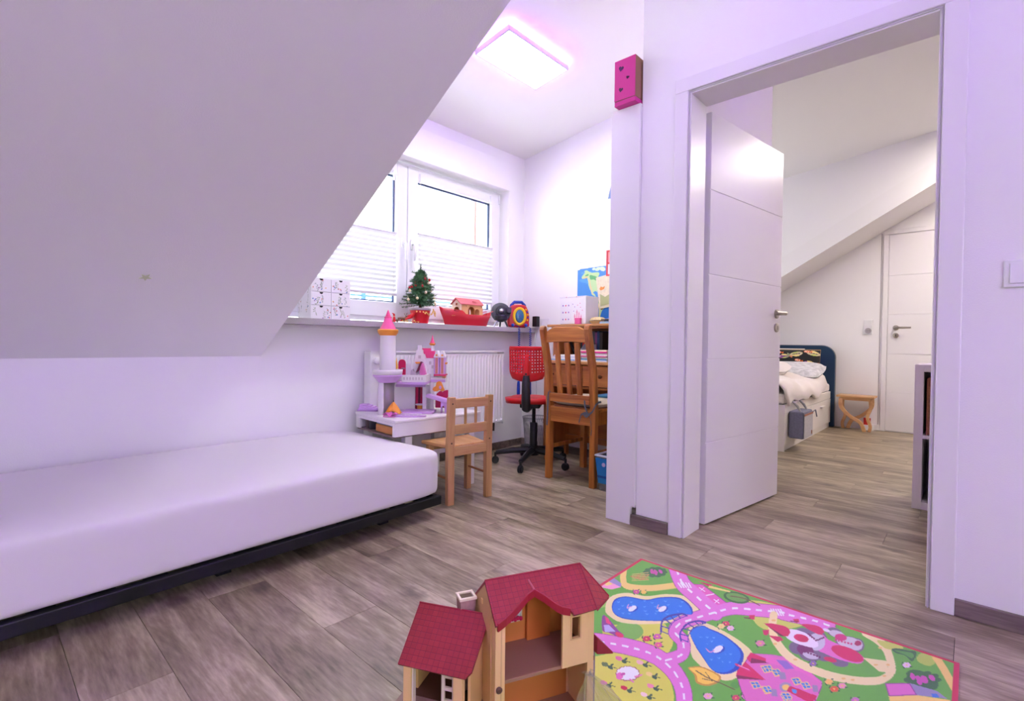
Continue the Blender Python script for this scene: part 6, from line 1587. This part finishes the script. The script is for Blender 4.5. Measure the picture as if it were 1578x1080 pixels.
# chimney
ch = MB(); cx, cy, zt = -.026, .060, .306-ZR_
ch.prism([(cx-.015, .01), (cx+.015, .01), (cx+.015, zt-.045), (cx+.0165, zt-.03), (cx+.018, zt-.006), (cx-.018, zt-.006), (cx-.0165, zt-.03), (cx-.015, zt-.045)], cy-.016, cy+.016, 'y')
co = ch.build('chimney', mat('house_chimney', (168, 132, 122), .7, vary=.15, vscale=120), dh, bevel=.001)
cm_ = MB(); cm_.box((cx-.020, cy-.018, zt-.006), (cx+.020, cy-.012, zt)); cm_.box((cx-.020, cy+.012, zt-.006), (cx+.020, cy+.018, zt)); cm_.box((cx-.020, cy-.012, zt-.006), (cx-.014, cy+.012, zt)); cm_.box((cx+.014, cy-.012, zt-.006), (cx+.020, cy+.012, zt)); cm_.build('chimney_rim', IVO, co, bevel=.001)
MB().box((cx-.014, cy-.012, zt-.0058), (cx+.014, cy+.012, zt-.004)).build('chimney_shaft', mat('house_shaft', (110, 92, 70), .8), co)

# crumpled clear bag in front of the house
tb = thing('plastic_bag', 'clear crumpled plastic bag standing in front of the dolls\' house', 'bag', (.917, .552, ZR_), D2R(-24.8))
FILM = bpy.data.materials.new('clear_film'); FILM.use_nodes = True
nt = FILM.node_tree; tp_ = nt.nodes.new('ShaderNodeBsdfTransparent'); gl_ = nt.nodes.new('ShaderNodeBsdfGlossy'); df_ = nt.nodes.new('ShaderNodeBsdfTranslucent')
gl_.inputs['Roughness'].default_value = .12; tp_.inputs[0].default_value = (.97, .97, .98, 1); df_.inputs[0].default_value = (.8, .8, .84, 1)
m1 = nt.nodes.new('ShaderNodeMixShader'); m2 = nt.nodes.new('ShaderNodeMixShader'); fr_ = nt.nodes.new('ShaderNodeMath'); fr_.operation = 'MULTIPLY_ADD'; fr_.inputs[1].default_value = .45; fr_.inputs[2].default_value = .03; lw_ = nt.nodes.new('ShaderNodeLayerWeight'); lw_.inputs[0].default_value = .25; nt.links.new(lw_.outputs['Facing'], fr_.inputs[0])
m1.inputs[0].default_value = .15
nt.links.new(tp_.outputs[0], m1.inputs[1]); nt.links.new(df_.outputs[0], m1.inputs[2]); nt.links.new(fr_.outputs[0], m2.inputs[0]); nt.links.new(m1.outputs[0], m2.inputs[1]); nt.links.new(gl_.outputs[0], m2.inputs[2]); nt.links.new(m2.outputs[0], nt.nodes['Material Output'].inputs[0])
rb = random.Random(2)
ph = [rb.uniform(0, 6.28) for _ in range(6)]
def filmf(u, v):
    a = 2*math.pi*u; v2 = v**.8
    r = .060*(1-v2**2.2)+.003; f = 1+.16*math.sin(3*a+ph[0]+3*v)+.10*math.sin(7*a+ph[1]-5*v)+.05*math.sin(13*a+ph[2]+9*v)
    return (r*f*math.cos(a)*1.0-.052*v2**1.5, r*f*math.sin(a)*.72, .180*v2*(1+.02*math.sin(5*a)))
MB().sheet(filmf, 72, 26).build('film', FILM, tb, smooth=True, angle=180)
MB().sheet(lambda u, v: (-.060+.022*u+.004*math.sin(9*v), .006*math.sin(7*u+3*v), .172+.014*v*(1-.3*u)), 10, 6).build('torn_edge', FILM, tb, smooth=True, angle=180)

# ------------------------------------------------------------------ next room: bed
b2 = thing('daybed', 'white daybed with drawers and dark blue headboard in the next room', 'bed', (4.544, 1.125, 0))
BW2 = 1.0; BLN = 1.80; WH = mat('bed_white_lacquer', (230, 224, 220), .4)
MB().box((0, 0, .0), (.02, BW2, .385)).build('foot_panel', WH, b2, bevel=.002)
MB().box((.02, .003, .31), (BLN, .025, .385)).build('side_rail', WH, b2, bevel=.002); MB().box((.02, .012, .0), (BLN, .03, .05)).build('plinth', WH, b2)
MB().box((.02, BW2-.03, .0), (BLN, BW2, .385)).build('back_rail', WH, b2)
for k in range(2):
    d = MB().box((.026+.888*k, .0, .054), (.908+.888*k, .018, .306)).build('drawer', WH, b2, bevel=.002)
    MB().cbox((.47+.888*k, -.012, .25), (.14, .022, .022)).build('drawer_handle', WH, d, bevel=.003)
hb_ = [(-.03, .0), (1.05, .0), (1.05, .88)]+[(.10-.13*math.sin(math.pi/2*i/8), .75+.13*math.cos(math.pi/2*i/8)) for i in range(9)]
MB().prism(hb_, BLN+.022, BLN+.085, 'x').build('headboard', mat('navy_fabric', (26, 58, 92), .9, sheen=.4, bump=.3, bscale=400), b2, bevel=.008)
MB().tube([(BLN+.053, p[0]-.0 if p[0] < 0 else p[0], p[1]) for p in hb_[2:]][::1]+[(BLN+.053, -.03, .02)], .004, 6).build('piping', mat('headboard_piping', (150, 150, 140), .6), b2, smooth=True)
def pillow(name, label, cat, loc, L, W, T, m, rot=(0, 0, 0), n=18, puff=.45, group=None, parts=None):
    t = thing(name, label, cat, loc, rot=rot)
    def f(sgn):
        def g(u, v):
            e = (max(0, 1-abs(2*u-1)**4)*max(0, 1-abs(2*v-1)**4))**puff
            pinch = 1-.05*(abs(2*v-1)**2)*(1-abs(2*u-1)**2)
            return (L*(u-.5)*pinch, W*(v-.5)*(1-.05*(abs(2*u-1)**2)), T/2+sgn*(T/2*e+.002)+.006*math.sin(9*u+4*v)*e)
        return g
    mb = MB().sheet(f(1), n, n); lo = MB().sheet(f(-1), n, n); mb.add(lo.v, [q[::-1] for q in lo.f]); mb.build(parts or 'pillow_case', m, t, smooth=True, angle=120)
    return t
LINEN = mat('white_linen', (238, 228, 226), .9, sheen=.3, bump=.35, bscale=40)
def mattop(u, v):
    x = .022+1.79*u; y = -.004+(BW2-.02)*v; e = min(1, min(v, 1-v)*12, min(u+.02, 1.02-u)*16)
    return (x, y, .392+.105*e**.5+.012*math.sin(8*u+5*v)*e+.010*math.sin(19*u-7*v)*e)
MB().box((.03, .01, .386), (BLN-.01, BW2-.03, .47)).build('mattress', LINEN, b2, bevel=.02)
dv = thing('duvet', 'rumpled white duvet spread over the daybed and hanging over its edge', 'duvet', (4.544, 1.125, 0))
def duvf(u, v):
    x = -.01+1.45*u; y = -.03+.95*v
    fold = .022*math.sin(7*u+6*v)+.018*math.sin(15*u-9*v)+.012*math.sin(26*u+11*v)
    drop = max(0, .012-y)/.042
    z = .505+.065*math.sin(math.pi*min(1, v*1.4+.1))+fold-drop**1.2*(.095+.05*(1-u))
    return (x, y, max(z, .488 if y > .012 else .37))
MB().sheet(duvf, 50, 30).build('duvet_cover', LINEN, dv, smooth=True, solid=.02, angle=120)
PAT = mat('grey_lace_print', (200, 196, 206), .9, vary=.28, vscale=26, sheen=.3)
pillow('pillow', 'grey lace-patterned pillow lying below the dark fish cushion', 'pillow', (5.99, 1.55, .545), .42, .86, .13, PAT, rot=(0, D2R(-14), 0))
pillow('pillow', 'white quilted pillow lying at the door edge of the daybed, nearest the foot', 'pillow', (5.42, 1.66, .585), .45, .70, .12, mat('white_quilt', (240, 230, 228), .9, bump=.7, bscale=24), rot=(0, D2R(-6), D2R(6)))
pillow('pillow', 'plain white pillow standing between the headboard and the fish cushion', 'pillow', (6.29, 1.78, .66), .36, .86, .06, mat('plain_white_case', (226, 220, 214), .9, sheen=.3), rot=(0, D2R(-80), 0))
# fish cushion
def fishdraw(P):
    c = Canvas(P*100, (20, 18, 24)); r = random.Random(6)
    def fish(x, y, L, a, col, st, tail):
        ca, sa = math.cos(D2R(a)), math.sin(D2R(a)); T = lambda u, v: (x+u*ca-v*sa, y+u*sa+v*ca)
        c.poly([T(-L*.9, -L*.28), T(-L*.5, 0), T(-L*.9, L*.28)], tail); c.ell(T(0, 0), L*.62, L*.24, col, a); c.ell(T(-L*.05, L*.18), L*.35, L*.10, (236, 214, 140), a+10); c.ell(T(-L*.1, -L*.16), L*.3, L*.08, (190, 200, 110), a-8); c.line([T(-L*.4, 0), T(L*.4, 0)], L*.07, st); c.ell(T(L*.42, L*.05), L*.05, L*.05, (240, 240, 240))
    def clown(x, y, L, a):
        ca, sa = math.cos(D2R(a)), math.sin(D2R(a)); T = lambda u, v: (x+u*ca-v*sa, y+u*sa+v*ca)
        c.ell(T(0, 0), L*.5, L*.2, (232, 110, 40), a); c.poly([T(-L*.75, -L*.2), T(-L*.45, 0), T(-L*.75, L*.2)], (232, 110, 40))
        for q in (-.22, .05, .28): c.ell(T(L*q, 0), L*.05, L*.19, (244, 240, 236), a)
    for x, y, a in ((9, 8, 8), (34, 15, -6), (60, 8, 5)): fish(x, y, 9, a, (150, 80, 150), (90, 40, 100), (220, 130, 90))
    for x, y, a in ((22, 18, 170), (46, 6, 160), (54, 19, 175), (6, 19, 10)): fish(x, y, 10, a, (210, 190, 150), (40, 36, 40), (150, 150, 120))
    for x, y, a in ((20, 11, 10), (40, 19.5, 5), (3, 3, -5), (33, 3, 8), (63, 20.5, 3), (58, 2.5, 5), (12, 21, 3)): clown(x, y, 6.5, a)
    return c.C
fc = thing('fish_cushion', 'black cushion printed with tropical fish leaning on the dark blue headboard', 'cushion', (6.185, 1.205, .598), 0, rot=(0, D2R(12), 0))
FCW, FCH = .66, .235
def fshape(P):
    u, v = P[:, 0]/FCW, P[:, 1]/FCH; return .004+.055*(np.clip(1-np.abs(2*u-1)**4, 0, 1)*np.clip(1-np.abs(2*v-1)**4, 0, 1))**.5
RT = Matrix(((0, 0, -1), (1, 0, 0), (0, -1, 0)))
fr0 = print_sheet('cushion_front', FCW, FCH, 150, 54, lambda P: fishdraw(np.column_stack([FCW-P[:, 0], P[:, 1]])), print_mat('fish_print', .85, sheen=.3), fc, (0, FCW, 0), ROT_NX, shape=fshape)
MB().sheet(lambda u, v: (-.004+.05*((1-abs(2*u-1)**4)*(1-abs(2*v-1)**4))**.5, FCW*u, FCH*v), 20, 10).build('cushion_back', mat('cushion_black', (24, 22, 28), .9), fc, smooth=True)
MB().tube([(-.004, 0, 0), (-.004, FCW, 0), (-.004, FCW, FCH), (-.004, 0, FCH)], .005, 6, closed=True).build('piping', mat('ochre_piping', (186, 150, 96), .8), fc)
# felt bag hanging on the bed side
fb = thing('felt_bag', 'grey felt bag with leather strip hanging at the corner of the daybed', 'bag', (4.63, 1.005, .105))
MB().box((0, 0, 0), (.30, .113, .225)).build('bag_body', mat('dark_grey_felt', (120, 122, 142), .95, vary=.12, vscale=60), fb, bevel=.012)
MB().box((.006, -.004, .004), (.294, -.0005, .205)).build('front_pocket', mat('light_grey_felt', (176, 174, 180), .95, vary=.1, vscale=60), fb, bevel=.001)
MB().box((.0, -.0065, .190), (.30, -.0045, .206)).build('leather_strip', mat('tan_leather', (150, 92, 66), .6), fb); MB().box((.24, -.0065, .02), (.27, -.0045, .05)).build('leather_tag', mat('tan_leather', (150, 92, 66), .6), fb)
for x in (.03, .24):
    MB().tube([(x, .02, .20), (x-.01, .05, .27), (x+.0, .10, .312), (x+.01, .06, .262), (x+.02, .02, .20)], .007, 6).build('strap', mat('light_grey_felt', (176, 174, 180), .95), fb, smooth=True)
MB().tube([(.27, .0, .20), (.31, -.02, .22), (.34, -.025, .16)], .005, 6).build('strap', mat('dark_grey_felt', (120, 122, 142), .95), fb, smooth=True)
# stool
sl_ = thing('wooden_stool', 'small pale wooden stool with curved crossed legs beside the daybed', 'stool', (6.30, .885, 0))
BIR = wood('pale_birch', (222, 176, 126), (200, 148, 98), 'y', .45, 20)
MB().prism([(-.11, -.165), (.11, -.165), (.11, .165), (-.11, .165)], .345, .365).build('stool_top', BIR, sl_, bevel=.005)
MB().box((-.085, -.13, .315), (.085, .13, .345)).build('apron', BIR, sl_, bevel=.002)
def sleg(x, pts, w=.034):
    C_ = curve(pts, 6, False); up = []; dn = []
    for i, p in enumerate(C_):
        q = C_[min(i+1, len(C_)-1)]; o = C_[max(i-1, 0)]; d = (q[0]-o[0], q[1]-o[1]); l = math.hypot(*d); nx, ny = -d[1]/l, d[0]/l
        up.append((p[0]+nx*w/2, max(0, p[1]+ny*w/2))); dn.append((p[0]-nx*w/2, max(0, p[1]-ny*w/2)))
    MB().prism(up+dn[::-1], x-.011, x+.011, 'x').build('leg', BIR, sl_, bevel=.003)
sleg(-.09, [(.125, .335), (.120, .24), (.04, .15), (-.05, .09), (-.085, 0)])
sleg(.075, [(-.125, .335), (-.120, .24), (-.04, .15), (.05, .09), (.085, 0)])
sleg(-.065, [(-.125, .335), (-.13, .24), (-.105, .15), (-.13, .06), (-.12, 0)], .028); sleg(.05, [(.125, .335), (.13, .24), (.105, .15), (.13, .06), (.12, 0)], .028)
rb_ = thing('red_tag', 'small red card standing on the floor strip behind the pale stool', 'card', (6.405, .80, 0), D2R(-8))
MB().box((0, -.025, .052), (.012, .035, .125)).build('card', mat('red_card', (206, 40, 40), .5), rb_); MB().box((-.015, -.05, 0), (.03, .06, .052)).build('white_base', SOCK, rb_, bevel=.003)
ss = thing('switch_socket', 'white switch and socket plate on the far wall left of the far door', 'socket', (XF, .818, 1.003))
MB().box((-.010, -.040, 0), (0, .040, .153)).build('plate', SOCK, ss, bevel=.003); MB().box((-.013, -.030, .082), (-.010, .030, .144)).build('rocker', SOCK, ss, bevel=.002)
MB().at((-.010, 0, .038), (0, D2R(-90), 0)).lathe([(.029, 0), (.029, .003), (.025, .003), (.024, .0006)], 20).build('socket_ring', mat('socket_grey', (170, 164, 168), .4), ss, smooth=True)
for yy in (-.008, .008): MB().at((-.0105, yy, .038), (0, D2R(-90), 0)).lathe([(.003, 0), (.003, .002)], 8).build('pin_hole', BLACKP, ss)
# cube shelf behind the right door frame
ks = thing('cube_shelf', 'white cube shelf just behind the right side of the door frame', 'shelf', (3.468, .228, 0))
T = .038; KH = .777; KW = .77; KD = .38; KWM = mat('shelf_white', (224, 214, 226), .4)
for y in (0, -KW+T): MB().box((0, y-T, 0), (KD, y, KH)).build('side_board', KWM, ks, bevel=.001)
MB().box((0, -KW+T, KH-T), (KD, -T, KH)).build('top_board', KWM, ks, bevel=.001); MB().box((0, -KW+T, 0.0), (KD, -T, T)).build('bottom_board', KWM, ks, bevel=.001)
MB().box((.004, -KW+T, .381), (KD, -T, .397)).build('middle_board', KWM, ks); MB().box((.004, -KW/2-.008, T), (KD, -KW/2+.008, .381)).build('divider', KWM, ks); MB().box((.004, -KW/2-.008, .397), (KD, -KW/2+.008, KH-T)).build('divider', KWM, ks)
MB().box((KD, -KW, 0), (KD+.004, 0, KH)).build('back_board', KWM, ks)
wkb = thing('wicker_basket', 'brown woven basket in the upper compartment of the cube shelf', 'basket', (3.505, .006, .3975))
WK = mat('brown_wicker', (150, 96, 72), .8, vary=.35, vscale=90, bump=.8, bscale=120)
mb = MB(); mb.box((0, -.162, 0), (.30, -.152, .30)); mb.box((0, .162, 0), (.30, .172, .30)); mb.box((0, -.152, 0), (.01, .162, .30)); mb.box((.29, -.152, 0), (.30, .162, .30)); mb.box((.01, -.152, 0), (.29, .162, .01)); mb.build('basket_wall', WK, wkb, bevel=.003)
MB().tube([(.005, -.157, .30), (.295, -.157, .30), (.295, .167, .30), (.005, .167, .30)], .008, 6, closed=True).build('basket_rim', WK, wkb, smooth=True)
dbx = thing('black_crate', 'black box in the lower compartment of the cube shelf', 'box', (3.515, .006, T+.0005))
MB().box((0, -.155, 0), (.30, .155, .27)).build('crate_body', mat('black_fabric', (20, 18, 22), .9), dbx, bevel=.004); MB().box((-.003, -.04, .20), (0, .04, .23)).build('pull_tab', mat('black_plastic', (26, 26, 32), .45), dbx)
